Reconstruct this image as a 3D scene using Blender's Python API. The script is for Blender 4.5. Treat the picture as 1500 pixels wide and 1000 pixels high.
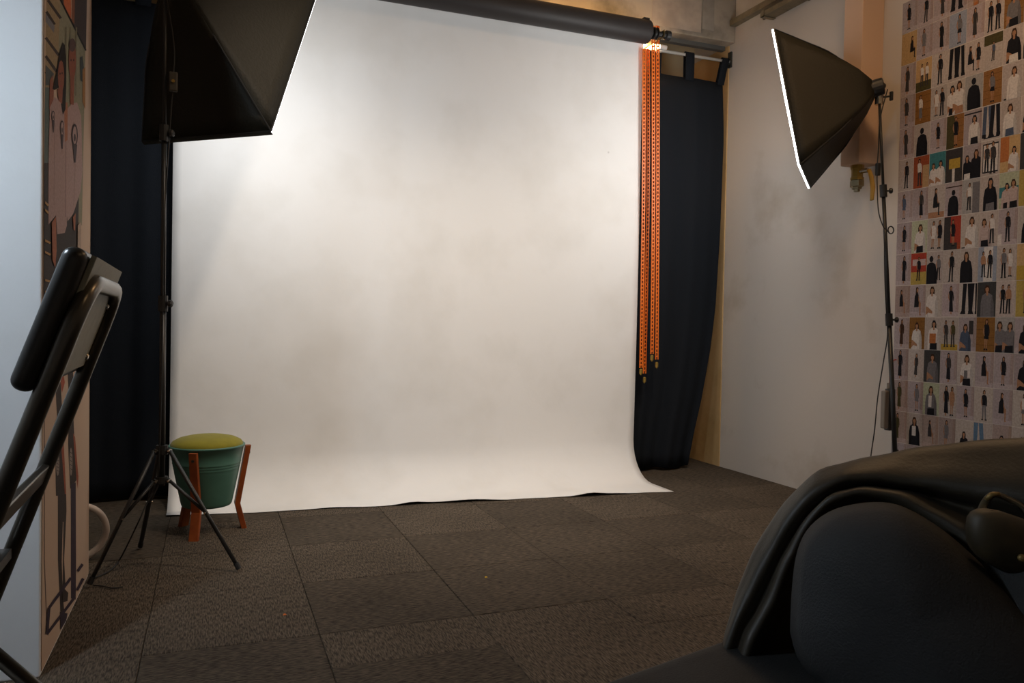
import bpy, bmesh, math, random
from mathutils import Vector, Matrix
random.seed(7)
S = bpy.context.scene
COL = S.collection
for o in list(bpy.data.objects): bpy.data.objects.remove(o)

# ------------------------------------------------------------------ camera
F_PX, CAM_H = 1150.0, 0.97
def _cam_axes(vp=(310.0, 465.0), slope=0.018):
    ray = lambda p: Vector(((p[0]-750)/F_PX, (p[1]-500)/F_PX, 1.0))
    a = ray(vp); b = ray((vp[0]+1000, vp[1]+1000*slope))
    up = b.cross(a).normalized()
    if up.y > 0: up = -up
    Y = a.normalized(); X = Y.cross(up)
    return Matrix((X, Y, up))            # world = M @ (right, down, forward)
CM = _cam_axes()
CAM = Vector((0, 0, CAM_H))
right = CM @ Vector((1,0,0)); down = CM @ Vector((0,1,0)); fwd = CM @ Vector((0,0,1))
cd = bpy.data.cameras.new('camera'); cam = bpy.data.objects.new('camera', cd); COL.objects.link(cam)
cd.sensor_width = 36.0; cd.lens = 36.0*F_PX/1500.0; cd.clip_start = 0.02
cam.matrix_world = Matrix.Translation(CAM) @ Matrix((right, -down, -fwd)).transposed().to_4x4()
S.camera = cam
def ray(px, py): return CM @ Vector(((px-750)/F_PX, (py-500)/F_PX, 1.0))
def at(px, py, d): return CAM + ray(px, py)*d                       # depth along the view axis
def onY(px, py, y): r = ray(px, py); return CAM + r*(y/r.y)
def onX(px, py, x): r = ray(px, py); return CAM + r*(x/r.x)
def onZ(px, py, z=0.0): r = ray(px, py); return CAM + r*((z-CAM_H)/r.z)

# ------------------------------------------------------------------ world, exposure
S.view_settings.view_transform = 'Standard'; S.view_settings.look = 'None'
S.view_settings.exposure = 0.0; S.view_settings.gamma = 1.0; S.view_settings.use_curve_mapping = False
w = bpy.data.worlds.new('world'); S.world = w; w.use_nodes = True
w.node_tree.nodes['Background'].inputs[0].default_value = (1.0, 0.8, 0.6, 1)
w.node_tree.nodes['Background'].inputs[1].default_value = 0.02
# lamp strengths
SOFT_L, SOFT_R = 5.9, 12.0
TUBE_W = 36.0
COOL_W, WARM_W, WARM2_W, SPOT_A, SPOT_B = 45.0, 6.0, 19.0, 76.0, 72.0

# ------------------------------------------------------------------ materials
MATS = {}
def lin(c): return tuple((x/12.92 if x <= 0.04045 else ((x+0.055)/1.055)**2.4) for x in c)
def rgb(r, g, b): return lin((r/255, g/255, b/255))
def mat(name, col, rough=0.6, metal=0.0, spec=0.5, emit=None, estr=0.0, var=0.0, vscale=8.0, bump=0.0, bscale=60.0, col2=None, sheen=0.0, coat=0.0):
    if name in MATS: return MATS[name]
    m = bpy.data.materials.new(name); m.use_nodes = True
    nt = m.node_tree; N = nt.nodes; L = nt.links
    b = N['Principled BSDF']
    b.inputs['Base Color'].default_value = (*col, 1); b.inputs['Roughness'].default_value = rough
    b.inputs['Metallic'].default_value = metal; b.inputs['Specular IOR Level'].default_value = spec
    if sheen: b.inputs['Sheen Weight'].default_value = sheen
    if coat: b.inputs['Coat Weight'].default_value = coat
    if emit:
        b.inputs['Emission Color'].default_value = (*emit, 1); b.inputs['Emission Strength'].default_value = estr
    tc = None
    if var or bump or col2:
        tc = N.new('ShaderNodeTexCoord')
    if var or col2:
        nz = N.new('ShaderNodeTexNoise'); nz.inputs['Scale'].default_value = vscale; nz.inputs['Detail'].default_value = 6
        L.new(tc.outputs['Object'], nz.inputs['Vector'])
        rp = N.new('ShaderNodeValToRGB')
        c2 = col2 if col2 else tuple(x*(1-var) for x in col)
        rp.color_ramp.elements[0].position = 0.35; rp.color_ramp.elements[0].color = (*c2, 1)
        rp.color_ramp.elements[1].position = 0.65; rp.color_ramp.elements[1].color = (*col, 1)
        L.new(nz.outputs['Fac'], rp.inputs['Fac']); L.new(rp.outputs['Color'], b.inputs['Base Color'])
    if bump:
        nb = N.new('ShaderNodeTexNoise'); nb.inputs['Scale'].default_value = bscale; nb.inputs['Detail'].default_value = 4
        L.new(tc.outputs['Object'], nb.inputs['Vector'])
        bp = N.new('ShaderNodeBump'); bp.inputs['Strength'].default_value = bump; bp.inputs['Distance'].default_value = 0.01
        L.new(nb.outputs['Fac'], bp.inputs['Height']); L.new(bp.outputs['Normal'], b.inputs['Normal'])
    MATS[name] = m
    return m

def carpet_mat(name, axis):
    """short loop pile: streaks along one axis, brown grey flecks"""
    m = bpy.data.materials.new(name); m.use_nodes = True
    nt = m.node_tree; N = nt.nodes; L = nt.links; b = N['Principled BSDF']
    b.inputs['Roughness'].default_value = 0.95; b.inputs['Specular IOR Level'].default_value = 0.15
    g = N.new('ShaderNodeNewGeometry')
    mp = N.new('ShaderNodeMapping'); mp.inputs['Scale'].default_value = (36, 240, 60) if axis == 'x' else (240, 36, 60)
    L.new(g.outputs['Position'], mp.inputs['Vector'])
    n1 = N.new('ShaderNodeTexNoise'); n1.inputs['Scale'].default_value = 1.0; n1.inputs['Detail'].default_value = 3
    L.new(mp.outputs[0], n1.inputs['Vector'])
    r1 = N.new('ShaderNodeValToRGB')
    e = r1.color_ramp.elements
    k = 0.72 if axis == 'x' else 0.88
    e[0].position = 0.36; e[0].color = (0.052*k, 0.041*k, 0.031*k, 1)
    e[1].position = 0.68; e[1].color = (0.20*k, 0.158*k, 0.115*k, 1)
    L.new(n1.outputs['Fac'], r1.inputs['Fac'])
    n2 = N.new('ShaderNodeTexNoise'); n2.inputs['Scale'].default_value = 2.4; n2.inputs['Detail'].default_value = 5
    L.new(g.outputs['Position'], n2.inputs['Vector'])
    r2 = N.new('ShaderNodeValToRGB'); r2.color_ramp.elements[0].position = 0.3; r2.color_ramp.elements[0].color = (0.72, 0.72, 0.72, 1)
    r2.color_ramp.elements[1].position = 0.7; r2.color_ramp.elements[1].color = (1, 1, 1, 1)
    L.new(n2.outputs['Fac'], r2.inputs['Fac'])
    mx = N.new('ShaderNodeMix'); mx.data_type = 'RGBA'; mx.blend_type = 'MULTIPLY'; mx.inputs[0].default_value = 1.0
    L.new(r1.outputs[0], mx.inputs[6]); L.new(r2.outputs[0], mx.inputs[7]); L.new(mx.outputs[2], b.inputs['Base Color'])
    bp = N.new('ShaderNodeBump'); bp.inputs['Strength'].default_value = 0.9; bp.inputs['Distance'].default_value = 0.004
    L.new(n1.outputs['Fac'], bp.inputs['Height']); L.new(bp.outputs['Normal'], b.inputs['Normal'])
    return m

def plaster_mat(name, col, stain, amount=0.55, scale=1.6):
    """painted plaster with old stains, patches and scuffs"""
    m = bpy.data.materials.new(name); m.use_nodes = True
    nt = m.node_tree; N = nt.nodes; L = nt.links; b = N['Principled BSDF']
    b.inputs['Roughness'].default_value = 0.75; b.inputs['Specular IOR Level'].default_value = 0.25
    g = N.new('ShaderNodeNewGeometry')
    n1 = N.new('ShaderNodeTexNoise'); n1.inputs['Scale'].default_value = scale; n1.inputs['Detail'].default_value = 7; n1.inputs['Roughness'].default_value = 0.6
    L.new(g.outputs['Position'], n1.inputs['Vector'])
    rp = N.new('ShaderNodeValToRGB'); rp.color_ramp.elements[0].position = amount; rp.color_ramp.elements[0].color = (*col, 1)
    rp.color_ramp.elements[1].position = min(1.0, amount+0.22); rp.color_ramp.elements[1].color = (*stain, 1)
    L.new(n1.outputs['Fac'], rp.inputs['Fac']); L.new(rp.outputs[0], b.inputs['Base Color'])
    n2 = N.new('ShaderNodeTexNoise'); n2.inputs['Scale'].default_value = 9; n2.inputs['Detail'].default_value = 8
    L.new(g.outputs['Position'], n2.inputs['Vector'])
    bp = N.new('ShaderNodeBump'); bp.inputs['Strength'].default_value = 0.25; bp.inputs['Distance'].default_value = 0.01
    L.new(n2.outputs['Fac'], bp.inputs['Height']); L.new(bp.outputs['Normal'], b.inputs['Normal'])
    MATS[name] = m
    return m

def paper_mat():
    m = bpy.data.materials.new('white_paper'); m.use_nodes = True
    nt = m.node_tree; N = nt.nodes; L = nt.links; b = N['Principled BSDF']
    b.inputs['Roughness'].default_value = 0.85; b.inputs['Specular IOR Level'].default_value = 0.2
    g = N.new('ShaderNodeNewGeometry')
    n1 = N.new('ShaderNodeTexNoise'); n1.inputs['Scale'].default_value = 3.0; n1.inputs['Detail'].default_value = 8
    L.new(g.outputs['Position'], n1.inputs['Vector'])
    rp = N.new('ShaderNodeValToRGB'); rp.color_ramp.elements[0].position = 0.3; rp.color_ramp.elements[0].color = (0.76, 0.745, 0.72, 1)
    rp.color_ramp.elements[1].position = 0.55; rp.color_ramp.elements[1].color = (0.82, 0.81, 0.795, 1)
    L.new(n1.outputs['Fac'], rp.inputs['Fac']); L.new(rp.outputs[0], b.inputs['Base Color'])
    # small scuff marks
    v = N.new('ShaderNodeTexVoronoi'); v.inputs['Scale'].default_value = 2.3; v.inputs['Randomness'].default_value = 1.0
    L.new(g.outputs['Position'], v.inputs['Vector'])
    r3 = N.new('ShaderNodeValToRGB'); r3.color_ramp.elements[0].position = 0.0; r3.color_ramp.elements[0].color = (0.35, 0.33, 0.3, 1)
    r3.color_ramp.elements[1].position = 0.022; r3.color_ramp.elements[1].color = (1, 1, 1, 1)
    L.new(v.outputs['Distance'], r3.inputs['Fac'])
    mx = N.new('ShaderNodeMix'); mx.data_type = 'RGBA'; mx.blend_type = 'MULTIPLY'; mx.inputs[0].default_value = 0.8
    L.new(rp.outputs[0], mx.inputs[6]); L.new(r3.outputs[0], mx.inputs[7]); L.new(mx.outputs[2], b.inputs['Base Color'])
    n2 = N.new('ShaderNodeTexNoise'); n2.inputs['Scale'].default_value = 2.2; n2.inputs['Detail'].default_value = 7; n2.inputs['Distortion'].default_value = 0.6
    L.new(g.outputs['Position'], n2.inputs['Vector'])
    bp = N.new('ShaderNodeBump'); bp.inputs['Strength'].default_value = 0.16; bp.inputs['Distance'].default_value = 0.035
    L.new(n2.outputs['Fac'], bp.inputs['Height']); L.new(bp.outputs['Normal'], b.inputs['Normal'])
    MATS['white_paper'] = m
    return m
PAPER = paper_mat()
CARPET = [carpet_mat('carpet_across', 'x'), carpet_mat('carpet_along', 'y')]
WALL = plaster_mat('wall_paint', (0.58, 0.53, 0.48), (0.42, 0.36, 0.29), 0.56, 1.5)
WALL_WARM_LIT = plaster_mat('warm_lit_wall', (0.64, 0.42, 0.20), (0.5, 0.32, 0.13), 0.5, 2.0)  # warm lamp spill on the rear wall, put into the colour
BEAM = plaster_mat('patched_plaster', (0.42, 0.36, 0.29), (0.17, 0.15, 0.12), 0.47, 2.6)
WHITE_WALL = plaster_mat('white_wall', (0.72, 0.72, 0.72), (0.66, 0.65, 0.63), 0.5, 1.2)
CEIL = mat('ceiling_paint', (0.34, 0.29, 0.23), 0.9, var=0.4, vscale=2)
BACKWALL = plaster_mat('back_wall_plaster', (0.48, 0.38, 0.24), (0.3, 0.22, 0.12), 0.5, 2.2)
CLOTH = mat('black_cloth', (0.013, 0.0155, 0.020), 0.95, spec=0.1, bump=0.3, bscale=400)
SOFAM = mat('black_upholstery', (0.012, 0.012, 0.0115), 0.75, spec=0.35, bump=0.25, bscale=350, var=0.3, vscale=5)
COATM = mat('black_coat_cloth', (0.022, 0.0165, 0.009), 0.55, spec=0.45, bump=0.08, bscale=160)
CUSH = mat('black_cushion_cloth', (0.029, 0.0285, 0.0285), 0.8, spec=0.25, bump=0.25, bscale=300)
BLACK = mat('black_metal', (0.018, 0.018, 0.018), 0.4, spec=0.5)
BLACKP = mat('black_plastic', (0.015, 0.015, 0.015), 0.5)
STEEL = mat('bright_steel', (0.55, 0.5, 0.42), 0.25, metal=1.0)
CHAIRT = mat('dark_chair_steel', (0.10, 0.09, 0.075), 0.3, metal=0.85, spec=0.6)
CHAIRP = mat('grey_green_board', (0.24, 0.23, 0.17), 0.6, var=0.15, vscale=60)
VINYL = mat('black_vinyl', (0.016, 0.015, 0.013), 0.33, spec=0.5)
SOFTSHELL = mat('softbox_nylon', (0.021, 0.0185, 0.0115), 0.6, spec=0.3, bump=0.25, bscale=90)
SILVER = mat('silver_lining', (0.6, 0.6, 0.6), 0.4, metal=0.6)
DIFF_L = mat('softbox_diffuser_a', (0.8, 0.8, 0.8), 0.8, emit=(0.96, 0.985, 1.0), estr=SOFT_L)
DIFF_R = mat('softbox_diffuser_b', (0.8, 0.8, 0.8), 0.8, emit=(1.0, 0.99, 0.97), estr=SOFT_R)
ROLLM = mat('dark_grey_paper', (0.030, 0.026, 0.026), 0.55, spec=0.4, var=0.2, vscale=3)
ORANGE = mat('orange_plastic', (0.80, 0.17, 0.015), 0.45)
TUBE_E = mat('warm_tube_glow', (1, 0.9, 0.75), 0.4, emit=(1.0, 0.60, 0.25), estr=TUBE_W)
WHITEP = mat('white_plastic', (0.62, 0.6, 0.57), 0.4)
RODM = mat('white_rod', (0.6, 0.58, 0.54), 0.3, spec=0.5)
GREEN = mat('teal_green_enamel', (0.085, 0.21, 0.165), 0.42, spec=0.45, var=0.12, vscale=12)
YELLOW = mat('yellow_green_velvet', (0.24, 0.21, 0.004), 0.85, sheen=0.15, var=0.12, vscale=25)
WOOD = mat('orange_brown_wood', (0.33, 0.075, 0.012), 0.45, col2=(0.23, 0.045, 0.008), vscale=20)
BRASS = mat('yellow_brass', (0.42, 0.27, 0.06), 0.4, metal=0.7)
YPLAST = mat('yellow_handle', (0.50, 0.27, 0.03), 0.5)
CORD = mat('black_cord', (0.012, 0.012, 0.012), 0.6)
TRAYM = mat('tray_metal', (0.28, 0.23, 0.15), 0.5, metal=0.3, var=0.3, vscale=20)
GREYRAIL = mat('grey_rail', (0.10, 0.10, 0.095), 0.5)
SHEET = mat('cream_poster_paper', (0.50, 0.37, 0.28), 0.75, spec=0.1)
POUCHC = mat('cloudy_plastic', (0.20, 0.17, 0.14), 0.35)
REDC = mat('red_cord', (0.45, 0.06, 0.03), 0.6)
HOOPM = mat('pale_hoop_plastic', (0.50, 0.40, 0.33), 0.5)

# ------------------------------------------------------------------ mesh helpers
class MB:
    def __init__(s): s.v = []; s.f = []; s.m = []
    def add(s, vs, fs, mi=0):
        k = len(s.v); s.v += [tuple(v) for v in vs]; s.f += [tuple(i+k for i in f) for f in fs]; s.m += [mi]*len(fs)
    def box(s, c, size, R=None, mi=0):
        c = Vector(c); hx, hy, hz = size[0]/2, size[1]/2, size[2]/2
        vs = [Vector((x, y, z)) for x in (-hx, hx) for y in (-hy, hy) for z in (-hz, hz)]
        if R is not None: vs = [R @ v for v in vs]
        s.add([c+v for v in vs], [(0,1,3,2),(4,6,7,5),(0,4,5,1),(2,3,7,6),(0,2,6,4),(1,5,7,3)], mi); return s
    def span(s, a, b, mi=0):
        return s.box([(a[i]+b[i])/2 for i in range(3)], [abs(b[i]-a[i]) for i in range(3)], None, mi)
    def tube(s, pts, r, n=10, caps=True, mi=0, flat=None):
        pts = [Vector(p) for p in pts]; rs = r if isinstance(r, (list, tuple)) else [r]*len(pts)
        prev = None; rings = []
        for i, p in enumerate(pts):
            t = ((pts[min(i+1, len(pts)-1)]-pts[max(i-1, 0)])).normalized()
            if prev is None:
                a = Vector((0,0,1)) if abs(t.z) < 0.9 else Vector((1,0,0)); u = t.cross(a).normalized()
            else:
                u = (prev - t*prev.dot(t)).normalized()
            v = t.cross(u); prev = u
            fl = flat if flat else 1.0
            rings.append([p + (u*math.cos(2*math.pi*k/n) + v*fl*math.sin(2*math.pi*k/n))*rs[i] for k in range(n)])
        vs = [q for rg in rings for q in rg]
        fs = [(i*n+k, i*n+(k+1) % n, (i+1)*n+(k+1) % n, (i+1)*n+k) for i in range(len(pts)-1) for k in range(n)]
        if caps: fs += [tuple(reversed(range(n))), tuple((len(pts)-1)*n+k for k in range(n))]
        s.add(vs, fs, mi); return s
    def lathe(s, prof, c, axis=(0,0,1), n=24, mi=0, caps=True):
        c = Vector(c); ax = Vector(axis).normalized()
        a = Vector((1,0,0)) if abs(ax.x) < 0.9 else Vector((0,1,0)); u = (a-ax*a.dot(ax)).normalized(); v = ax.cross(u)
        vs = [c+ax*h+(u*math.cos(2*math.pi*k/n)+v*math.sin(2*math.pi*k/n))*r for r, h in prof for k in range(n)]
        m = len(prof)
        fs = [(i*n+k, i*n+(k+1) % n, (i+1)*n+(k+1) % n, (i+1)*n+k) for i in range(m-1) for k in range(n)]
        if caps: fs += [tuple(reversed(range(n))), tuple((m-1)*n+k for k in range(n))]
        s.add(vs, fs, mi); return s
    def grid(s, rows, mi=0):
        n = len(rows[0]); vs = [p for r in rows for p in r]
        s.add(vs, [(i*n+k, i*n+k+1, (i+1)*n+k+1, (i+1)*n+k) for i in range(len(rows)-1) for k in range(n-1)], mi); return s
    def build(s, name, m, parent=None, smooth=False, bevel=0.0, bseg=2, solid=0.0, sub=0, origin=None):
        me = bpy.data.meshes.new(name)
        vs = s.v
        if origin is not None: vs = [tuple(Vector(v)-Vector(origin)) for v in vs]
        me.from_pydata(vs, [], s.f); me.validate()
        ms = m if isinstance(m, (list, tuple)) else [m]
        for x in ms: me.materials.append(x)
        if len(ms) > 1:
            for p, mi in zip(me.polygons, s.m): p.material_index = mi
        bm = bmesh.new(); bm.from_mesh(me); bmesh.ops.recalc_face_normals(bm, faces=bm.faces); bm.to_mesh(me); bm.free()
        o = bpy.data.objects.new(name, me); COL.objects.link(o)
        if origin is not None: o.location = origin
        if parent is not None:
            o.parent = parent
            wl = Vector((0,0,0)); q = parent
            while q is not None: wl += Vector(q.location); q = q.parent
            o.location = Vector(o.location)-wl
        if smooth:
            for p in me.polygons: p.use_smooth = True
        if solid:
            q = o.modifiers.new('solid', 'SOLIDIFY'); q.thickness = solid; q.offset = 0
        if sub:
            q = o.modifiers.new('sub', 'SUBSURF'); q.levels = sub; q.render_levels = sub
        if bevel:
            q = o.modifiers.new('bevel', 'BEVEL'); q.width = bevel; q.segments = bseg; q.limit_method = 'ANGLE'; q.angle_limit = math.radians(35)
        return o
def tag(o, label=None, cat=None, group=None, kind=None):
    if label: o['label'] = label
    if cat: o['category'] = cat
    if group: o['group'] = group
    if kind: o['kind'] = kind
    return o
def thing(name, loc, label, cat, group=None):
    o = bpy.data.objects.new(name, None); COL.objects.link(o); o.location = loc; o.empty_display_size = 0.1
    return tag(o, label, cat, group)
def smooth_path(pts, n=8):
    P = [Vector(p) for p in pts]; out = []
    for i in range(len(P)-1):
        p0 = P[max(i-1, 0)]; p1 = P[i]; p2 = P[i+1]; p3 = P[min(i+2, len(P)-1)]
        for k in range(n):
            t = k/n
            out.append(0.5*((2*p1)+(p2-p0)*t+(2*p0-5*p1+4*p2-p3)*t*t+(3*p1-p0-3*p2+p3)*t**3))
    out.append(P[-1]); return out
def round_corner(pts, r, n=6):
    P = [Vector(p) for p in pts]; out = [P[0]]
    for i in range(1, len(P)-1):
        a = (P[i-1]-P[i]); b = (P[i+1]-P[i]); la = min(r, a.length*0.45); lb = min(r, b.length*0.45)
        A = P[i]+a.normalized()*la; B = P[i]+b.normalized()*lb
        for k in range(n+1):
            t = k/n; out.append(A*(1-t)**2+P[i]*2*t*(1-t)+B*t*t)
    out.append(P[-1]); return out

# ------------------------------------------------------------------ the room
XR, YB, ZC = 3.31, 4.98, 3.22
XP, YP0, YP1 = -0.421, 2.386, 3.262          # partition pier: poster face, near and far end
XL, YF = -2.6, -2.4
fl = MB().span((XL, YF, -0.06), (XR+0.1, YB+0.1, -0.008)).build('floor', mat('floor_screed', (0.06, 0.055, 0.05), 0.9))
tag(fl, kind='structure')
xs = [-2.68+0.5*k for k in range(12)] + [XR]
ys = [-2.3, -1.8, -1.3, -0.8, -0.3, 0.2, 0.7, 1.2, 1.7, 2.2, 2.45, 2.95, 3.45, 3.95, 4.45, YB]
tile_mesh = {}
for i in range(len(xs)-1):
    for j in range(len(ys)-1):
        x0, x1, y0, y1 = max(xs[i], XL), xs[i+1], ys[j], ys[j+1]
        if x0 < -0.7 and y0 > 2.3: continue
        if y1 < 0.3: continue
        k = (i*7+j*5+(i*j) % 3) % 2
        if (i, j) == (7, 9): k = 1
        key = (round(x1-x0, 3), round(y1-y0, 3), k)
        if key not in tile_mesh:
            a, b = (x1-x0)/2-0.0006, (y1-y0)/2-0.0006
            t = MB(); c = 0.0018
            t.add([(-a,-b,-0.008),(a,-b,-0.008),(a,b,-0.008),(-a,b,-0.008),(-a,-b,-0.003),(a,-b,-0.003),(a,b,-0.003),(-a,b,-0.003),
                   (-a+c,-b+c,0),(a-c,-b+c,0),(a-c,b-c,0),(-a+c,b-c,0)],
                  [(0,1,5,4),(1,2,6,5),(2,3,7,6),(3,0,4,7),(4,5,9,8),(5,6,10,9),(6,7,11,10),(7,4,8,11),(8,9,10,11),(3,2,1,0)])
            o = t.build('carpet_tile', CARPET[k], fl); tile_mesh[key] = o.data
        else:
            o = bpy.data.objects.new('carpet_tile', tile_mesh[key]); COL.objects.link(o); o.parent = fl
        o.location = ((x0+x1)/2, (y0+y1)/2, random.choice((0, -0.0006, -0.0012, 0)))
tag(MB().span((XR, YF, -0.06), (XR+0.1, YB+0.1, ZC)).build('wall_right', WALL), kind='structure')
tag(MB().span((XR-0.008, 4.56, 0), (XR, YB, 2.9)).build('trim_1', WALL_WARM_LIT), kind='structure')      # wall strip behind the curtain line, warm lamp light painted into its colour
tag(MB().span((XL, YB, -0.06), (XR+0.1, YB+0.1, ZC)).build('wall_back', BACKWALL), kind='structure')
tag(MB().span((XL-0.1, YF, -0.06), (XL, YB+0.1, ZC)).build('wall_far_left', WHITE_WALL), kind='structure')
tag(MB().span((XL-0.1, YF-0.1, -0.06), (XR+0.1, YF, ZC)).build('wall_front', WALL), kind='structure')
tag(MB().span((XL-0.1, YF-0.1, ZC), (XR+0.1, YB+0.1, ZC+0.08)).build('ceiling', CEIL), kind='structure')
tag(MB().span((XL, YP0, 0), (XP, YP1, ZC)).build('wall_left', WHITE_WALL, bevel=0.004), kind='structure')
tag(MB().span((XL, 4.50, 2.90), (XR, 4.66, ZC)).build('trim_2', BEAM, bevel=0.006), kind='structure')   # plastered beam over the backdrop
tag(MB().span((XL, 4.585, 2.872), (XR-0.02, 4.625, 2.90)).build('trim_3', GREYRAIL), kind='structure')   # grey rail under the beam

bm_ = bpy.data.objects['trim_2']
for pxa, pxb, pyb, col in ((955, 1027, 42, (0.50,0.41,0.33)), (1029, 1046, 44, (0.36,0.32,0.27))):
    xa, xb, zb = onY(pxa, 20, 4.5).x, onY(pxb, 20, 4.5).x, onY((pxa+pxb)/2, pyb, 4.5).z
    MB().span((xa, 4.497, max(zb, 2.905)), (xb, 4.4995, ZC-0.01)).build('plaster_panel', mat('patch_%d' % pxa, col, 0.85, spec=0.2, var=0.25, vscale=9), bm_)

# pipe casing and valve on the right wall
pc = MB().span((3.163, 3.222, 1.846), (XR, 3.352, ZC)).build('pipe_casing', plaster_mat('casing_paint', (0.62, 0.44, 0.32), (0.48, 0.28, 0.13), 0.54, 3.0), bevel=0.004)
tag(pc, 'cream boxed pipe casing on the wall beside the photo collage', 'pipe casing')
vc = Vector((3.222, 3.29, 1.846))
vt = thing('shutoff_valve', vc+Vector((0,0,-0.15)), 'brass shutoff valve with yellow lever under the boxed pipe casing', 'valve')
MB().lathe([(0.034,0),(0.034,-0.02),(0.029,-0.022),(0.029,-0.062),(0.034,-0.064),(0.034,-0.078)], vc, n=8).build('body', BRASS, vt)
MB().lathe([(0.030,-0.078),(0.036,-0.082),(0.036,-0.112),(0.026,-0.118),(0.026,-0.126),(0.016,-0.128),(0.016,-0.14)], vc, n=6).build('nut', mat('grey_brass', (0.3,0.25,0.15), 0.45, metal=0.7), vt)
MB().tube([vc+Vector((0.0,-0.02,-0.035)), vc+Vector((0.012,-0.062,-0.035))], 0.013, 10).build('stem', STEEL, vt)
hp = vc+Vector((0.014,-0.066,-0.03))
MB().tube([hp, hp+Vector((0.012,-0.006,-0.04)), hp+Vector((0.018,-0.012,-0.10)), hp+Vector((0.008,-0.018,-0.165))], [0.012,0.015,0.016,0.013], 10, flat=0.4).build('lever', YPLAST, vt, smooth=True)

# conduits at the top of the right wall
bt = MB().span((XR-0.05, 3.36, 3.005), (XR, 4.50, 3.045)).build('wall_batten', TRAYM, bevel=0.003)
tag(bt, 'narrow wooden batten running along the top of the right wall', 'batten')
ct = thing('cable_tray', (XR-0.05, 2.6, 2.93), 'metal cable tray with two conduits high on the right wall', 'cable tray')
MB().span((XR-0.085, 3.40, 2.925), (XR-0.004, 4.13, 2.933)).build('tray_bed', TRAYM, ct)
MB().span((XR-0.089, 3.40, 2.925), (XR-0.085, 4.13, 2.955)).build('tray_lip', TRAYM, ct)
for dx, z in ((0.062, 2.946), (0.028, 2.947)):
    MB().tube([(XR-dx, 4.2-dx, z), (XR-dx, 3.38, z)], 0.012, 10).build('conduit', mat('conduit_%d' % (dx*1000), (0.35,0.3,0.22) if dx > .05 else (0.2,0.17,0.12), 0.5), ct, smooth=True)
for y in (4.10, 3.78, 3.46):
    MB().span((XR-0.095, y-0.012, 2.918), (XR-0.002, y+0.012, 2.925)).span((XR-0.095, y-0.012, 2.918), (XR-0.091, y+0.012, 2.962)).build('bracket', TRAYM, ct)

# ------------------------------------------------------------------ added fill lights, out of view
def ceiling_fill(x, y, sx, sy, col, watts, label):  # unseen warm panel, added as fill for the room
    z = ZC
    t = thing('ceiling_fill', (x, y, z-0.06), label, 'fill light', 'fill lights added on the ceiling')
    MB().span((x-sx/2, y-sy/2, z-0.05), (x+sx/2, y+sy/2, z)).build('housing', WHITEP, t)
    MB().span((x-sx/2+0.02, y-sy/2+0.02, z-0.056), (x+sx/2-0.02, y+sy/2-0.02, z-0.05)).build('diffuser', mat('glow_%d' % (x*100), (0.8,0.8,0.8), 0.6, emit=col, estr=watts/(sx*sy*3.14)), t)
ceiling_fill(1.9, -0.2, 0.6, 0.6, (1.0, 0.66, 0.36), WARM_W, 'large warm square fill light added above the sofa')
ceiling_fill(2.3, 2.2, 0.4, 0.4, (1.0, 0.62, 0.32), WARM2_W, 'small warm square fill light added near the photo wall')
pl = thing('pendant_fill', (-1.0, 1.4, 1.78), 'cool white fill light added before the white pier', 'pendant lamp')  # unseen cool source, added to brighten the white pier
MB().tube([(-1.0, 1.4, 1.90), (-1.0, 1.4, ZC)], 0.004, 8).build('cord', CORD, pl)
MB().lathe([(0.03,0.13),(0.05,0.12),(0.16,0.03),(0.158,0.028),(0.045,0.115)], (-1.0, 1.4, 1.78), n=32, caps=False).build('shade', WHITEP, pl, smooth=True)
MB().lathe([(0.002,-0.06),(0.03,-0.052),(0.052,-0.03),(0.06,0.0),(0.052,0.03),(0.03,0.052),(0.02,0.10),(0.002,0.105)], (-1.0, 1.4, 1.78), n=24).build('bulb', mat('cool_fill_glow', (0.8,0.8,0.8), 0.5, emit=(0.74, 0.87, 1.0), estr=COOL_W/(4*math.pi*0.0036*3.14)), pl, smooth=True)
def spot(x, y, tx, ty, tz, watts, col, ang, label):  # unseen spot, added to warm and brighten the lower backdrop
    p = Vector((x, y, ZC-0.14)); d = (Vector((tx, ty, tz))-p).normalized()
    t = thing('fill_spotlight', (x, y, ZC-0.2), label, 'spotlight', 'warm fill spots added on the ceiling')
    MB().tube([(x, y, ZC), p], 0.012, 10).build('arm', BLACK, t)
    MB().lathe([(0.03,-0.06),(0.05,-0.05),(0.055,0.07),(0.048,0.07),(0.04,-0.02)], p, d, 24, caps=False).build('can', BLACK, t, smooth=True)
    ld_ = bpy.data.lights.new('fill_spot_lamp', 'SPOT'); ld_.energy = watts; ld_.color = col; ld_.spot_size = math.radians(ang); ld_.spot_blend = 0.9; ld_.shadow_soft_size = 0.05
    lo = bpy.data.objects.new('fill_spot_lamp', ld_); COL.objects.link(lo); lo.parent = t
    lo.location = p+d*0.075-Vector(t.location); lo.rotation_euler = d.to_track_quat('-Z', 'Y').to_euler()
spot(0.7, 2.3, 0.75, 4.3, 0.15, SPOT_A, (1.0, 0.85, 0.69), 74, 'added warm fill light aimed at the stool side of the backdrop')
spot(1.8, 2.3, 1.75, 4.3, 0.15, SPOT_B, (1.0, 0.85, 0.69), 74, 'added warm fill light aimed at the chain side of the backdrop')

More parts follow.
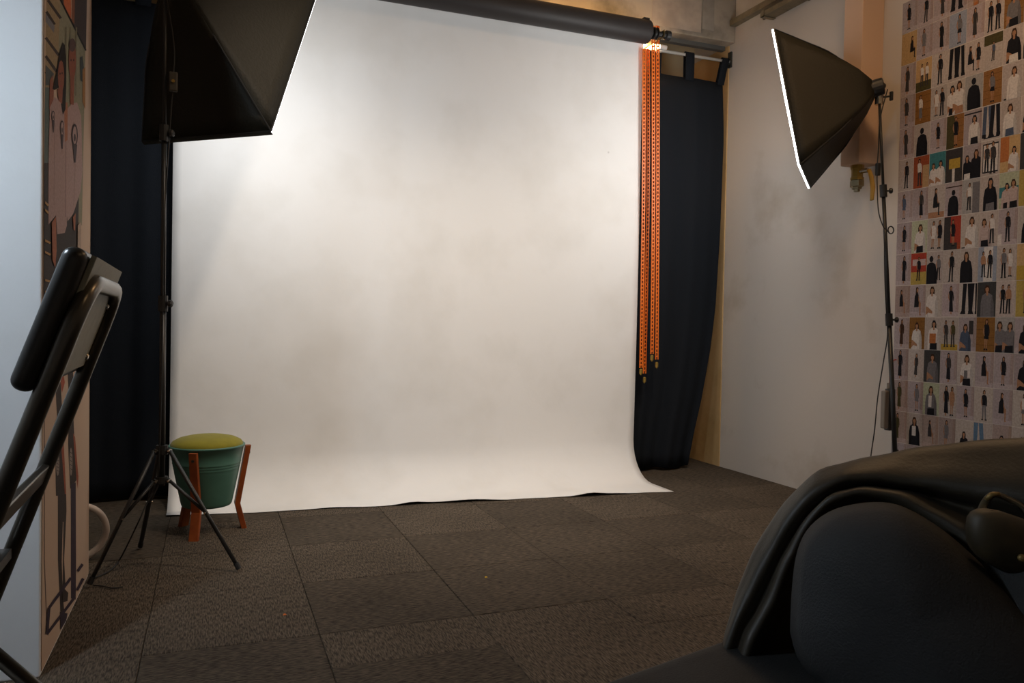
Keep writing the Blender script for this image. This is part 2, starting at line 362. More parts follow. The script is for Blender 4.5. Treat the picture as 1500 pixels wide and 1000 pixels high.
# ------------------------------------------------------------------ backdrop
BX0, BX1, BY = -0.188, 2.540, 4.400
def sheet():
    m = MB(); rows = []; NX = 60
    R = 0.24
    for i in range(NX+1):
        u = i/NX; x = BX0+(BX1-BX0)*u
        yf = 4.125+(3.926-4.125)*u
        prof = [(BY-0.03, 2.83), (BY, 2.79)] + [(BY, 2.7-k*(2.7-R)/14) for k in range(15)]
        Rh = min(R, (BY-yf)*0.85)
        for k in range(1, 9):
            a = k/8*math.pi/2
            prof.append((BY-Rh*(1-math.cos(a)), R-R*math.sin(a)+0.003))
        y0 = BY-Rh
        rip = 0.006*max(0, math.sin(u*23+1))*(0.25+u) + 0.008*max(0, math.sin(u*11+2.0))**4 + 0.014*max(0, math.sin(u*17.0+0.4))**8*(1 if u > 0.3 else 0)
        yw = 0.006*math.sin(u*29)+0.004*math.sin(u*67+1)
        for k in range(1, 6):
            t = k/5; prof.append((y0+(yf+yw-y0)*t, 0.003+rip*t*t))
        bow = lambda z: 0.006*math.sin(u*9+z*1.7)*max(0, min(1, (2.6-z)))
        rows.append([Vector((x-(0.004*(2.7-z)), y+(bow(z) if z > R else 0), z)) for y, z in prof])
    m.grid(rows); return m
bd = thing('paper_backdrop', (1.18, BY, 0), 'white seamless paper backdrop sweeping from roll to carpet', 'backdrop')
sheet().build('paper_sheet', PAPER, bd, smooth=True, solid=0.0006)
MB().lathe([(0.012,0),(0.034,0),(0.034,2.74),(0.012,2.74)], (BX0-0.005, BY-0.036, 2.81), (1,0,0), 20).build('roll', PAPER, bd, smooth=False)
MB().tube([(BX0-0.08, BY-0.036, 2.81), (BX1+0.10, BY-0.036, 2.81)], 0.012, 12).build('core_rod', STEEL, bd)
gy = 4.27
g0 = onY(950, 47.5, gy)
gr = thing('grey_paper_roll', (1.2, gy, g0.z-0.07), 'dark grey rolled paper hanging in front of the white backdrop roll', 'paper roll')
MB().lathe([(0.025,0),(0.068,0),(0.070,0.004),(0.070,2.736),(0.068,2.74),(0.025,2.74)], (g0.x-2.745, gy, g0.z), (1,0,0), 40, caps=False).build('roll', ROLLM, gr, smooth=False, bevel=0)
for p in gr.children[0].data.polygons: p.use_smooth = True
MB().tube([(g0.x-2.8, gy, g0.z), (g0.x+0.14, gy, g0.z)], 0.018, 14).build('core_rod', BLACK, gr)
MB().span((g0.x-0.046, gy-0.022, g0.z+0.066), (g0.x-0.006, gy+0.018, g0.z+0.080)).build('end_clip', BLACKP, gr)
# roller bracket
bk = thing('roller_bracket', (g0.x+0.07, 4.5, 2.74), 'metal roller bracket with black winding wheels beside the paper rolls', 'bracket')
MB().span((g0.x+0.092, 4.24, g0.z-0.022), (g0.x+0.098, 4.50, g0.z+0.022)).build('plate', mat('dark_bracket_steel', (0.10,0.075,0.03), 0.5, metal=0.6), bk, bevel=0.002)
MB().lathe([(0.034,0),(0.038,0.006),(0.026,0.010),(0.026,0.020),(0.038,0.024),(0.034,0.03)], (g0.x+0.03, gy, g0.z), (1,0,0), 20).build('chain_wheel', BLACKP, bk)
MB().lathe([(0.022,0),(0.03,0.004),(0.03,0.03),(0.02,0.036)], (g0.x+0.118, gy, g0.z+0.0), (1,0,0), 16).build('end_wheel', BLACKP, bk)
MB().lathe([(0.03,0),(0.034,0.006),(0.024,0.010),(0.024,0.018),(0.034,0.022),(0.03,0.028)], (g0.x+0.005, BY-0.036, 2.775), (1,0,0), 20).build('chain_wheel', BLACKP, bk)
# tube lamp behind the rolls
lz, ly = 2.772, 4.455
tl = thing('tube_lamp', (1.9, ly, lz), 'lit warm tube lamp mounted behind the paper rolls', 'lamp')
MB().tube([(0.9, ly, lz), (2.69, ly, lz)], 0.013, 12).build('tube', TUBE_E, tl, smooth=True)
MB().tube([(2.69, ly, lz), (2.74, ly, lz)], 0.016, 12).build('end_cap', WHITEP, tl)
MB().tube([(0.85, ly, lz), (0.9, ly, lz)], 0.016, 12).build('end_cap', WHITEP, tl)
MB().span((0.88, ly+0.018, lz-0.02), (2.73, ly+0.04, lz+0.02)).build('housing', WHITEP, tl)
for x in (1.0, 2.5):
    MB().span((x-0.015, ly+0.02, lz), (x+0.015, ly+0.045, 2.901)).build('hanger', WHITEP, tl)

# orange chains
def chain(px_a, px_b, top_y, bot_a, bot_b, y, label):
    """one loop of flat pierced links hanging from a wheel"""
    strands = []
    A = [onY(px_a[0], top_y, y), onY(px_a[1], 300, y), onY(px_a[2], bot_a, y)]
    B = [onY(px_b[0], top_y, y+0.02), onY(px_b[1], 300, y+0.02), onY(px_b[2], bot_b, y+0.02)]
    w = 0.0115; th = 0.003
    for P in (A, B):
        m = MB(); strands.append(m)
        path = smooth_path(P, 60); L = [0]
        for i in range(1, len(path)): L.append(L[-1]+(path[i]-path[i-1]).length)
        n = int(L[-1]/0.0245); j = 0
        for k in range(n):
            s0 = k*0.0245
            while L[j+1] < s0 and j < len(L)-2: j += 1
            p = path[j].lerp(path[j+1], (s0-L[j])/(L[j+1]-L[j]))
            h = 0.0245
            # one link: four bars round a square hole
            m.span((p.x-w, p.y-th, p.z-h), (p.x-w+0.0065, p.y+th, p.z))
            m.span((p.x+w-0.0065, p.y-th, p.z-h), (p.x+w, p.y+th, p.z))
            m.span((p.x-w+0.0065, p.y-th, p.z-0.0095), (p.x+w-0.0065, p.y+th, p.z))
    c0 = Vector(A[-1]); t = thing('pull_chain', c0, label, 'chain', 'orange chains of the roller hoist')
    for m in strands: tag(m.build('chain_strand', ORANGE, t), kind='stuff')
    for P in (A, B):
        q = Vector(P[-1]); MB().lathe([(0.006,0),(0.010,-0.004),(0.010,-0.03),(0.004,-0.04)], q, n=10).build('weight', BRASS, t)
    return t
chain((943.5, 942.5, 939), (949.5, 949, 944), 72, 540, 552, 4.37, 'longer orange pull chain hanging along the edge of the white paper')
chain((957, 957, 955), (963.5, 963.5, 962), 38, 520, 530, 4.335, 'shorter orange pull chain hanging in front of the black curtain')

# ------------------------------------------------------------------ curtains and rod
rd = thing('curtain_rod', (1.3, 4.55, 2.785), 'thin white curtain rod under the plastered beam', 'curtain rod')
MB().tube([(-1.4, 4.545, 2.79), (XR-0.012, 4.545, 2.785)], 0.0105, 12).build('rod', RODM, rd, smooth=True)
MB().span((XR-0.012, 4.528, 2.745), (XR, 4.562, 2.85)).span((XR-0.045, 4.535, 2.765), (XR-0.012, 4.555, 2.775)).span((XR-0.05, 4.534, 2.765), (XR-0.044, 4.556, 2.80)).build('bracket', mat('dark_bracket', (0.05,0.05,0.045), 0.5, metal=0.5), rd)
def curtain(x0f, x1f, ztop, zbot, nfold, amp, tabs, label, seed):
    rng = random.Random(seed); rows = []; NZ, NX = 26, 90
    ph = rng.random()*6
    for j in range(NZ+1):
        z = ztop+(zbot-ztop)*j/NZ; t = j/NZ; r = []
        for i in range(NX+1):
            u = i/NX; a, b = x0f(z), x1f(z)
            y = 4.545+amp*(0.25+0.75*t)*(math.sin(u*nfold*2*math.pi+ph)+0.4*math.sin(u*nfold*4.3*math.pi+ph*2+t))
            r.append(Vector((a+(b-a)*u, min(y, 4.6), z+(0.008*math.sin(u*nfold*6.28) if j == NZ else 0))))
        rows.append(r)
    cx = (x0f(1)+x1f(1))/2
    t = thing('curtain', (cx, 4.545, zbot), label, 'curtain', 'black tab curtains behind the backdrop')
    MB().grid(rows).build('cloth', CLOTH, t, smooth=True, solid=0.003)
    for xa, xb, w in tabs:     # bottom centre, top centre, width
        m = MB(); pr = [(xa, 4.533, ztop-0.02), (xa*0.4+xb*0.6, 4.531, ztop+0.10), (xb, 4.530, 2.79), (xb, 4.537, 2.803), (xb, 4.545, 2.8045), (xb, 4.553, 2.803), (xb, 4.560, 2.79), (xa, 4.557, ztop-0.02)]
        m.grid([[Vector((x-w/2, y, z)), Vector((x+w/2, y, z))] for x, y, z in pr]).build('tab', CLOTH, t, smooth=True, solid=0.002)
def edgeR(z):
    pts = [(0.0, 3.045), (0.217, 3.085), (0.495, 3.15), (0.8, 3.205), (1.1, 3.24), (1.6, 3.262), (2.27, 3.272), (2.65, 3.25)]
    for (za, xa), (zb, xb) in zip(pts, pts[1:]):
        if z <= zb: return xa+(xb-xa)*max(0, (z-za))/(zb-za)
    return pts[-1][1]
curtain(lambda z: 2.25+0.0*z, edgeR, 2.635, 0.012, 3.2, 0.022, [(3.222, 3.262, 0.055), (2.975, 2.975, 0.068), (2.72, 2.72, 0.068), (2.46, 2.46, 0.068)], 'black tab curtain hanging beside the white wall at the chain end', 3)
curtain(lambda z: -1.15, lambda z: 0.35, 2.60, 0.012, 5.5, 0.020, [(-0.62, -0.62, 0.068), (-0.345, -0.345, 0.075), (-0.05, -0.05, 0.068), (-0.9, -0.9, 0.068), (0.28, 0.28, 0.06)], 'black tab curtain hanging behind the tripod light stand and stool', 5)

# ------------------------------------------------------------------ softboxes and stands
def frame_vectors(yaw, pitch, roll):
    n = Vector((math.sin(yaw)*math.cos(pitch), math.cos(yaw)*math.cos(pitch), -math.sin(pitch)))
    r = n.cross(Vector((0,0,1))).normalized(); u = r.cross(n)
    return n, r*math.cos(roll)+u*math.sin(roll), u*math.cos(roll)-r*math.sin(roll)
def softbox(ap, yaw, pitch, roll, w, h, dep, diff, label, skirt):
    n, r, u = frame_vectors(yaw, pitch, roll)
    t = thing('softbox', ap, label, 'softbox', 'studio softboxes')
    NS, NR = 10, 8
    def pt(side, a, k):     # a along the front edge 0..1, k from throat (0) to front (1)
        cs = [(-1,-1), (1,-1), (1,1), (-1,1)]
        c0, c1 = cs[side], cs[(side+1) % 4]
        ex = c0[0]+(c1[0]-c0[0])*a; ey = c0[1]+(c1[1]-c0[1])*a
        bulge = k**0.82                                     # ribs bow outwards
        sag = 1.0-0.045*math.sin(math.pi*a)*math.sin(math.pi*k)
        fx = (0.035+(w/2-0.035)*bulge)*sag; fy = (0.035+(h/2-0.035)*bulge)*sag
        return ap+n*(dep*k)+r*(ex*fx)+u*(ey*fy)
    for side in range(4):
        MB().grid([[pt(side, i/NS, k/NR) for i in range(NS+1)] for k in range(NR+1)]).build('side_panel', SOFTSHELL, t, smooth=True, solid=0.003)
    # front rim and diffuser
    cs = [(-1,-1), (1,-1), (1,1), (-1,1)]
    cr = [ap+n*dep+r*(x*w/2)+u*(y*h/2) for x, y in cs]
    for i in range(4):
        MB().tube([cr[i], cr[(i+1) % 4]], 0.004, 8).build('rim', BLACK, t)
        MB().tube(smooth_path([ap+n*0.01, pt(i, 0, 0.35), pt(i, 0, 0.7), cr[i]], 4), 0.0035, 6).build('rib', BLACK, t)
    if skirt < 0.005:                                 # lower lip of the nylon folded over the front edge
        e0, e1 = cr[0], cr[1]; MB().grid([[e0-u*0.004, e1-u*0.004], [e0-u*0.004+n*0.016, e1-u*0.004+n*0.016]]).build('lip', SOFTSHELL, t, solid=0.002)
    rows = []; ex = [-1.0, -1.0, -0.98, -0.7, -0.35, 0, 0.35, 0.7, 0.98, 1.0, 1.0]
    for j, b in enumerate(ex):
        rr = []
        for i, a in enumerate(ex):
            edge = i in (0, len(ex)-1) or j in (0, len(ex)-1)
            rr.append(ap+n*(dep+(0.003 if edge else 0.003+skirt+0.012*(1-a*a)*(1-b*b)))+r*(a*(w/2+0.001))+u*(b*(h/2+0.001)))
        rows.append(rr)
    MB().grid(rows).build('diffuser', diff, t, smooth=False)
    MB().lathe([(0.035,-0.05),(0.042,-0.045),(0.042,0.01),(0.036,0.02)], ap, n, 18).build('lamp_socket', BLACKP, t)
    return n
def light_stand(base, top, feet, label, knobs, hub_h=0.47, low_h=0.36):
    base = Vector(base); top = Vector(top); ax = (top-base)
    t = thing('light_stand', base, label, 'light stand', 'tripod light stands')
    P = lambda z: base+ax*((z-base.z)/ax.z)
    z1, z2 = 1.02, 1.66
    MB().tube([P(low_h-0.02), P(z1)], 0.0115, 12).build('pole', BLACK, t, smooth=True)
    MB().tube([P(z1-0.05), P(z2)], 0.0092, 12).build('pole', BLACK, t, smooth=True)
    MB().tube([P(z2-0.05), top], 0.007, 12).build('pole', BLACK, t, smooth=True)
    for z in (z1, z2):
        c = MB().tube([P(z-0.03), P(z+0.03)], 0.0175, 12).build('clamp_collar', BLACKP, t, smooth=False)
        d = Vector(knobs)
        MB().tube([P(z), P(z)+d*0.035], 0.005, 8).lathe([(0.008,0),(0.014,0.004),(0.014,0.014),(0.008,0.018)], P(z)+d*0.032, d, 8).build('knob', BLACKP, c)
    h1, h2 = P(hub_h), P(low_h)
    MB().tube([h1+Vector((0,0,-0.015)), h1+Vector((0,0,0.02))], 0.022, 12).build('upper_hub', BLACKP, t)
    MB().tube([h2+Vector((0,0,-0.01)), h2+Vector((0,0,0.015))], 0.022, 12).build('lower_hub', BLACKP, t)
    for f in feet:
        f = Vector(f); d = Vector((f.x-base.x, f.y-base.y, 0)).normalized()
        a = h1+d*0.03; b = h2+d*0.03; mid = a.lerp(f+Vector((0,0,0.008)), 0.52)
        side = d.cross(Vector((0,0,1)))
        MB().tube([h1, a], 0.010, 8).build('hinge', BLACK, t); MB().tube([h2, b], 0.010, 8).build('hinge', BLACK, t)
        lg = MB().tube([a, f+Vector((0,0,0.010))], 0.0092, 10, flat=0.8).build('leg', BLACK, t, smooth=True)
        fd = (f-a).normalized()
        MB().tube([f+Vector((0,0,0.012))-fd*0.025, f+Vector((0,0,0.0115))], 0.0105, 10).build('foot_cap', BLACKP, lg)
        MB().tube([b, mid], 0.0085, 8, flat=0.7).build('brace', BLACK, t, smooth=True)
        for q in (a, b, mid):
            MB().tube([q-side*0.013, q+side*0.013], 0.0042, 8).build('rivet', STEEL, t)
    return t, P

# left
apL = onY(256.5, -40.6, 3.28)
nL = softbox(apL, 0.645, 0.492, 0.026, 0.60, 0.866, 0.422, DIFF_L, 'large black softbox tilted over the yellow stool', 0.003)
feetL = [onZ(128, 860)+Vector((0.006,0,0)), onZ(350, 837), onZ(205.5, 804)]
baseL = onY(236, 838, 3.27); baseL.z = 0
hL = apL-nL*0.06
tL, PL = light_stand(baseL, (hL.x, hL.y, hL.z-0.03), feetL, 'black tripod stand next to the green bucket stool', (0.55, -0.2, 0.0), 0.46, 0.345)
MB().tube([hL+Vector((0,0,-0.05)), hL+Vector((0,0,0.0)), hL+nL*0.03], 0.014, 10).build('tilt_head', BLACK, tL)
def cable(name, pts, r, label, sw=None, cat='cable'):
    p = smooth_path(pts, 10)
    t = thing(name, p[-1], label, cat)
    MB().tube(p, r, 8).build('cord', CORD, t, smooth=True)
    if sw: MB().box(sw[0], (0.022, 0.018, 0.062)).build('inline_switch', BLACKP, t, bevel=0.004); 
    return t
cL = [hL+Vector((-0.02,-0.03,-0.02)), onY(254, 60, 3.245), onY(253, 122, 3.24), onY(248, 200, 3.245), onY(240, 330, 3.245), onY(238, 460, 3.245), onY(236, 580, 3.24), onY(233, 665, 3.235), onY(229, 712, 3.26), onY(216, 735, 3.25), onY(200, 770, 3.22), onZ(176, 818, 0.02), onZ(160, 836, 0.006), onZ(138, 846, 0.005)]
c1 = cable('power_cable', cL, 0.0028, 'thin black power cable running down the stand by the stool')
sp = onY(254, 120, 3.235)
MB().box(sp, (0.03, 0.022, 0.072)).build('inline_switch', mat('brown_switch', (0.06,0.05,0.035), 0.5), c1, bevel=0.004)
MB().tube([sp+Vector((0,-0.010,0)), sp+Vector((0,-0.017,0))], 0.006, 10).build('switch_button', BRASS, c1)
c2 = cable('floor_cable', [onZ(137, 857, 0.004), onZ(150, 858, 0.004), onZ(165, 861, 0.004), onZ(180, 859, 0.004)], 0.0025, 'short end of black cable lying on carpet by tripod foot')

# right
apR = onY(1279, 130, 3.047)
nR = softbox(apR, -0.763, 0.206, -0.067, 0.509, 0.700, 0.384, DIFF_R, 'black softbox tilted before the boxed pipe casing', 0.009)
hR = apR-nR*0.045
q = onY(1311, 662, 2.93); q2 = onY(1290, 190, 3.03)
k = (0-q2.z)/(q.z-q2.z); baseR = q2+(q-q2)*k
k = (hR.z-0.05-q2.z)/(q.z-q2.z); topR = q2+(q-q2)*k
fR = [Vector((baseR.x+0.40*math.cos(a), baseR.y+0.40*math.sin(a), 0)) for a in (math.radians(180), math.radians(76), math.radians(-76))]
tR, PR = light_stand((baseR.x, baseR.y, 0), topR, fR, 'black tripod stand in front of the photo collage', (0.6, -0.5, 0.0), 0.31, 0.20)
MB().tube(round_corner([topR-Vector((0,0,0.03)), topR+Vector((0,0,0.05)), hR-nR*0.005, apR], 0.03), 0.0165, 12).build('tilt_head', BLACK, tR, smooth=True)
MB().tube([topR-Vector((0,0,0.035)), topR+Vector((0,0,0.015))], 0.020, 14).build('clamp_ring', STEEL, tR)
kd = Vector((0.85, -0.45, 0.1)).normalized()
kn = MB().tube([topR, topR+kd*0.05], 0.005, 8).build('wing_screw', BLACK, tR)
MB().box(topR+kd*0.058, (0.012, 0.018, 0.046)).build('wing', BLACKP, kn, bevel=0.004)
cR = [hR+Vector((0.01,-0.02,-0.02)), onY(1289, 175, 3.005), onY(1287, 215, 3.0), onY(1285, 245, 2.995), onY(1285, 275, 2.985), onY(1287, 310, 2.975), onY(1294, 332, 2.965), onY(1300, 338, 2.96), onY(1296, 348, 2.96), onY(1296, 400, 2.95), onY(1298, 450, 2.95), onY(1300, 490, 2.95), onY(1294, 530, 2.95), onY(1286, 580, 2.95), onY(1281, 630, 2.95), onY(1275, 675, 2.95), onY(1272, 740, 2.90), Vector((3.0, 2.85, 0.006)), Vector((2.7, 2.75, 0.006))]
c3 = cable('power_cable', cR, 0.0028, 'black power cable hanging from the softbox by the photo collage', (onY(1286, 248, 2.99), 0))
rp = onY(1304, 337, 2.95)
cl = MB(); cl.tube([rp+Vector((0.018*math.cos(a), -0.004, 0.018*math.sin(a))) for a in [2*math.pi*i/16 for i in range(17)]], 0.003, 6, caps=False)
cl.build('cable_clip', BLACKP, c3)
# pouch on the stand
pp = onY(1299, 598, 3.0)
po = thing('blister_pack', (pp.x, pp.y, pp.z-0.09), 'dark blister pack with cloudy plastic side hanging on red cord', 'pack')
MB().span((pp.x-0.030, pp.y-0.018, pp.z-0.10), (pp.x-0.002, pp.y+0.012, pp.z+0.09)).build('plastic_side', POUCHC, po, bevel=0.006)
MB().span((pp.x-0.004, pp.y-0.022, pp.z-0.11), (pp.x+0.034, pp.y+0.014, pp.z+0.10)).build('card_body', mat('pack_dark', (0.03,0.025,0.022), 0.35, var=0.5, vscale=30), po, bevel=0.006)
MB().span((pp.x-0.014, pp.y-0.008, pp.z+0.10), (pp.x+0.028, pp.y-0.004, pp.z+0.128)).build('hang_tab', WHITEP, po)
for i in range(4):
    zz = pp.z+0.055-i*0.035
    MB().lathe([(0.008,0),(0.010,0.003),(0.006,0.008)], (pp.x+0.014, pp.y-0.022, zz), (0,-1,0), 10).build('stud', CHAIRT, po)
MB().tube(smooth_path([(pp.x+0.008, pp.y-0.006, pp.z+0.12), (pp.x+0.010, pp.y-0.004, pp.z+0.19), (pp.x+0.024, pp.y-0.01, pp.z+0.24), (pp.x+0.034, pp.y-0.02, pp.z+0.245)], 5), 0.003, 6).build('cord', REDC, po)

# ------------------------------------------------------------------ bucket stool
sc = Vector((-0.014, 3.806, 0))
st = thing('bucket_stool', sc, 'green metal bucket stool with yellow cushion and wooden legs', 'stool')
zr = 0.395
bp_ = [(0.098,0.125),(0.104,0.122),(0.108,0.128),(0.111,0.14),(0.137,0.270),(0.1385,0.278),(0.140,0.290),(0.1420,0.2935),(0.1405,0.2965),(0.1425,0.302),(0.1445,0.3055),(0.143,0.3085),(0.145,0.314),(0.147,0.3175),(0.1455,0.3205),(0.159,zr-0.008),(0.163,zr-0.006),(0.164,zr),(0.160,zr+0.003),(0.155,zr)]
MB().lathe(bp_, sc, n=56).build('bucket', GREEN, st, smooth=True)
MB().lathe([(0.156,zr-0.01),(0.155,zr+0.006),(0.146,zr+0.018),(0.12,zr+0.031),(0.085,zr+0.039),(0.045,zr+0.043),(0.005,zr+0.044)], sc, n=48).build('cushion', YELLOW, st, smooth=True)
for a in (-108, 6, 129):
    a = math.radians(a); d = Vector((math.cos(a), math.sin(a), 0)); s_ = Vector((-d.y, d.x, 0))
    prof = [(0.166, zr-0.012), (0.123, 0.135), (0.120, 0.118), (0.150, 0.0)]     # inner face radius, height
    m = MB(); th = 0.024; hw = 0.020; rows = []
    for i, (r, z) in enumerate(prof):
        ww = hw*(1.0 if i else 0.85)
        c = sc+d*r+Vector((0,0,z))
        rows.append([c-s_*ww, c+s_*ww, c+s_*ww+d*th, c-s_*ww+d*th, c-s_*ww])
    m.grid(rows); m.add(rows[0][:4], [(0,1,2,3)]); m.add(rows[-1][:4], [(3,2,1,0)])
    lg = m.build('leg', WOOD, st, bevel=0.003)
    b = sc+d*(0.166+th)+Vector((0,0,zr-0.045))
    MB().lathe([(0.007,0),(0.006,0.003),(0.002,0.004)], b-d*0.006, d, 10).build('screw', CHAIRT, lg)

# ------------------------------------------------------------------ pale hoop behind the pier
hc = at(112, 797, 3.08); hc.z = 0.118
hb = MB(); rr_, r2_ = 0.104, 0.0135
hn = Vector((0.25, -0.97, 0)).normalized(); hu = hn.cross(Vector((0,0,1))).normalized()
hb.tube([hc+hu*rr_*math.cos(2*math.pi*i/48)+Vector((0,0,rr_*math.sin(2*math.pi*i/48))) for i in range(49)], r2_, 12, caps=False)
tag(hb.build('plastic_hoop', HOOPM, smooth=True), 'pale plastic hoop standing behind the poster wall by tripod foot', 'hoop')

# ------------------------------------------------------------------ folding chair
Fh = Vector((fwd.x, fwd.y, 0)).normalized(); Rh_ = Vector((Fh.y, -Fh.x, 0))
def ld(lat, dep, z): return Rh_*lat+Fh*dep+Vector((0,0,z))
cN = Vector((-0.539, 1.0)); cF = Vector((-0.680, 1.35)); cc = (cF-cN); CW = cc.length; cc = cc/CW; cf = Vector((-0.928, -0.371))
def ch(c, s, z):
    p = cN+cc*c+cf*s; return ld(p.x, p.y, z)
sl = lambda z: 0.354*(1.013-z)
chair = thing('folding_chair', ch(CW/2, 0.3, 0), 'tall folding chair with padded back and dark steel tubes beside the white pier', 'chair')
MB().tube(round_corner([ch(0, sl(0.012), 0.012), ch(0, sl(1.013), 1.013), ch(CW, sl(1.013), 1.013), ch(CW, sl(0.012), 0.012)], 0.07, 8), 0.0125, 14).build('back_frame', CHAIRT, chair, smooth=True)
pv = (0.2, 0.447)
for c in (0.022, CW-0.022):
    MB().tube([ch(c, pv[0], pv[1]), ch(c, -0.182, 0.012)], 0.0115, 12).build('rear_leg', CHAIRT, chair, smooth=True)
    MB().tube([ch(c, pv[0], pv[1]), ch(c, 0.40, 0.575)], 0.009, 10).build('seat_strut', CHAIRT, chair, smooth=True)
for z, hh in ((0.705, 0.034), (0.25, 0.03)):
    m = MB(); a0 = ch(0.006, sl(z), z); a1 = ch(CW-0.006, sl(z), z)
    fv = Vector((Rh_.x*cf.x+Fh.x*cf.y, Rh_.y*cf.x+Fh.y*cf.y, 0)).normalized()
    up = Vector((0,0,1))-fv*0.354; up.normalize(); nn = (a1-a0).normalized().cross(up).normalized()
    m.grid([[p-up*hh/2-nn*0.006, p-up*hh/2+nn*0.006, p+up*hh/2+nn*0.006, p+up*hh/2-nn*0.006, p-up*hh/2-nn*0.006] for p in (a0, a1)])
    m.build('crossbar', CHAIRT, chair, bevel=0.002)
MB().tube([ch(0.022, -0.10, 0.105), ch(CW-0.022, -0.10, 0.105)], 0.009, 10).build('stretcher', CHAIRT, chair, smooth=True)
# back pad: vinyl shell around a thin board
fv3 = (ch(0,1,0)-ch(0,0,0)).normalized(); cv3 = (ch(1,0,0)-ch(0,0,0)).normalized(); tv3 = (ch(0, sl(1.0), 1.0)-ch(0, sl(0.5), 0.5)).normalized(); nv3 = cv3.cross(tv3).normalized()
if nv3.dot(fv3) < 0: nv3 = -nv3
def pad_pt(c, z, off): return ch(c, sl(z), z)+nv3*off
m = MB(); m.add([pad_pt(c, z, o_) for c in (-0.010, CW+0.010) for z in (0.866, 1.047) for o_ in (0.010, 0.041)], [(0,1,3,2),(4,6,7,5),(0,4,5,1),(2,3,7,6),(0,2,6,4),(1,5,7,3)])
pad = m.build('back_pad', VINYL, chair, smooth=True, bevel=0.0145, bseg=6)
m = MB(); rows = [[pad_pt(0.006, z, 0.0095), pad_pt(CW-0.006, z, 0.0095), pad_pt(CW-0.006, z, 0.003), pad_pt(0.006, z, 0.003), pad_pt(0.006, z, 0.0095)] for z in (0.885, 1.044)]
m.grid(rows); m.add(rows[0][:4], [(0,1,2,3)]); m.add(rows[1][:4], [(3,2,1,0)])
bdp = m.build('back_board', CHAIRP, chair, bevel=0.001)
for z in (0.90, 0.985):
    for c in (0.03, CW-0.03):
        MB().lathe([(0.006,0),(0.005,0.003),(0.001,0.004)], pad_pt(c, z, 0.003), -nv3, 10).build('screw', STEEL, bdp)
m = MB(); s0, s1 = 0.150, 0.50
NR_, NC_ = 10, 10; top_, bot_ = [], []
for j in range(NR_+1):
    a = j/NR_
    for lst, sg in ((top_, 1), (bot_, -1)):
        r = []
        for i in range(NC_+1):
            b = i/NC_; ed = min(1, 6*min(a, 1-a))*min(1, 6*min(b, 1-b))
            r.append(ch(0.024+(CW-0.048)*b, s0+(s1-s0)*a, 0.580+sg*(0.008+0.022*math.sqrt(max(0, ed)))))
        lst.append(r)
m.grid(top_); m.grid(bot_)
def rim(L): return [p for p in L[0]]+[L[j][-1] for j in range(1, NR_)]+list(reversed(L[-1]))+[L[j][0] for j in range(NR_-1, 0, -1)]
ra, rb = rim(top_), rim(bot_); ra.append(ra[0]); rb.append(rb[0]); m.grid([ra, rb])
m.build('seat', VINYL, chair, smooth=True)

# ------------------------------------------------------------------ sofa, coat, cushion, bag
U = Vector((0.963, 0.27, 0)).normalized(); V = Vector((-U.y, U.x, 0)); P0 = Vector((0.90, 1.20, 0))
def so(a, b, z): return P0+U*a+V*b+Vector((0,0,z))
RS = Matrix((U, V, Vector((0,0,1)))).transposed()
def rbox(name, a0, a1, b0, b1, z0, z1, bev, m_, par, seg=5):
    return MB().box(so((a0+a1)/2, (b0+b1)/2, (z0+z1)/2), (a1-a0, b1-b0, z1-z0), RS).build(name, m_, par, smooth=True, bevel=bev, bseg=seg)
sofa = thing('sofa', so(-0.5, -0.4, 0), 'black upholstered sofa with padded armrest in front of the photo wall', 'sofa')
rbox('base', -1.55, 0.40, -0.86, -0.03, 0.07, 0.24, 0.02, SOFAM, sofa)
rbox('seat_cushion', -0.77, 0.05, -0.62, 0.0, 0.245, 0.415, 0.055, SOFAM, sofa)
rbox('seat_cushion', -1.54, -0.775, -0.62, 0.0, 0.245, 0.415, 0.055, SOFAM, sofa)
rbox('backrest', -1.55, 0.40, -0.90, -0.65, 0.245, 0.72, 0.09, SOFAM, sofa)
# armrest: rounded pad
m = MB(); rows = []
for b, sc_ in ((-0.005, 0.55), (-0.03, 0.76), (-0.09, 0.92), (-0.17, 1.0), (-0.3, 1.0), (-0.5, 1.0), (-0.72, 1.0)):
    r = []
    for i in range(24):
        an = 2*math.pi*i/24; cx, cz = math.cos(an), math.sin(an)
        e = 0.55
        x = 0.235+0.160*sc_*math.copysign(abs(cx)**e, cx); z = 0.375+0.28*sc_*math.copysign(abs(cz)**e, cz)
        r.append(so(x, b, z))
    r.append(r[0]); rows.append(r)
m.grid(rows); m.add(rows[0][:-1], [tuple(range(24))]); m.add(rows[-1][:-1], [tuple(reversed(range(24)))])
m.build('armrest', SOFAM, sofa, smooth=True)
for a, b in ((-1.48, -0.08), (0.33, -0.10), (-1.48, -0.8), (0.33, -0.8)):
    MB().lathe([(0.02,0),(0.026,0.075)], so(a, b, 0), n=14).build('foot', BLACKP, sofa)

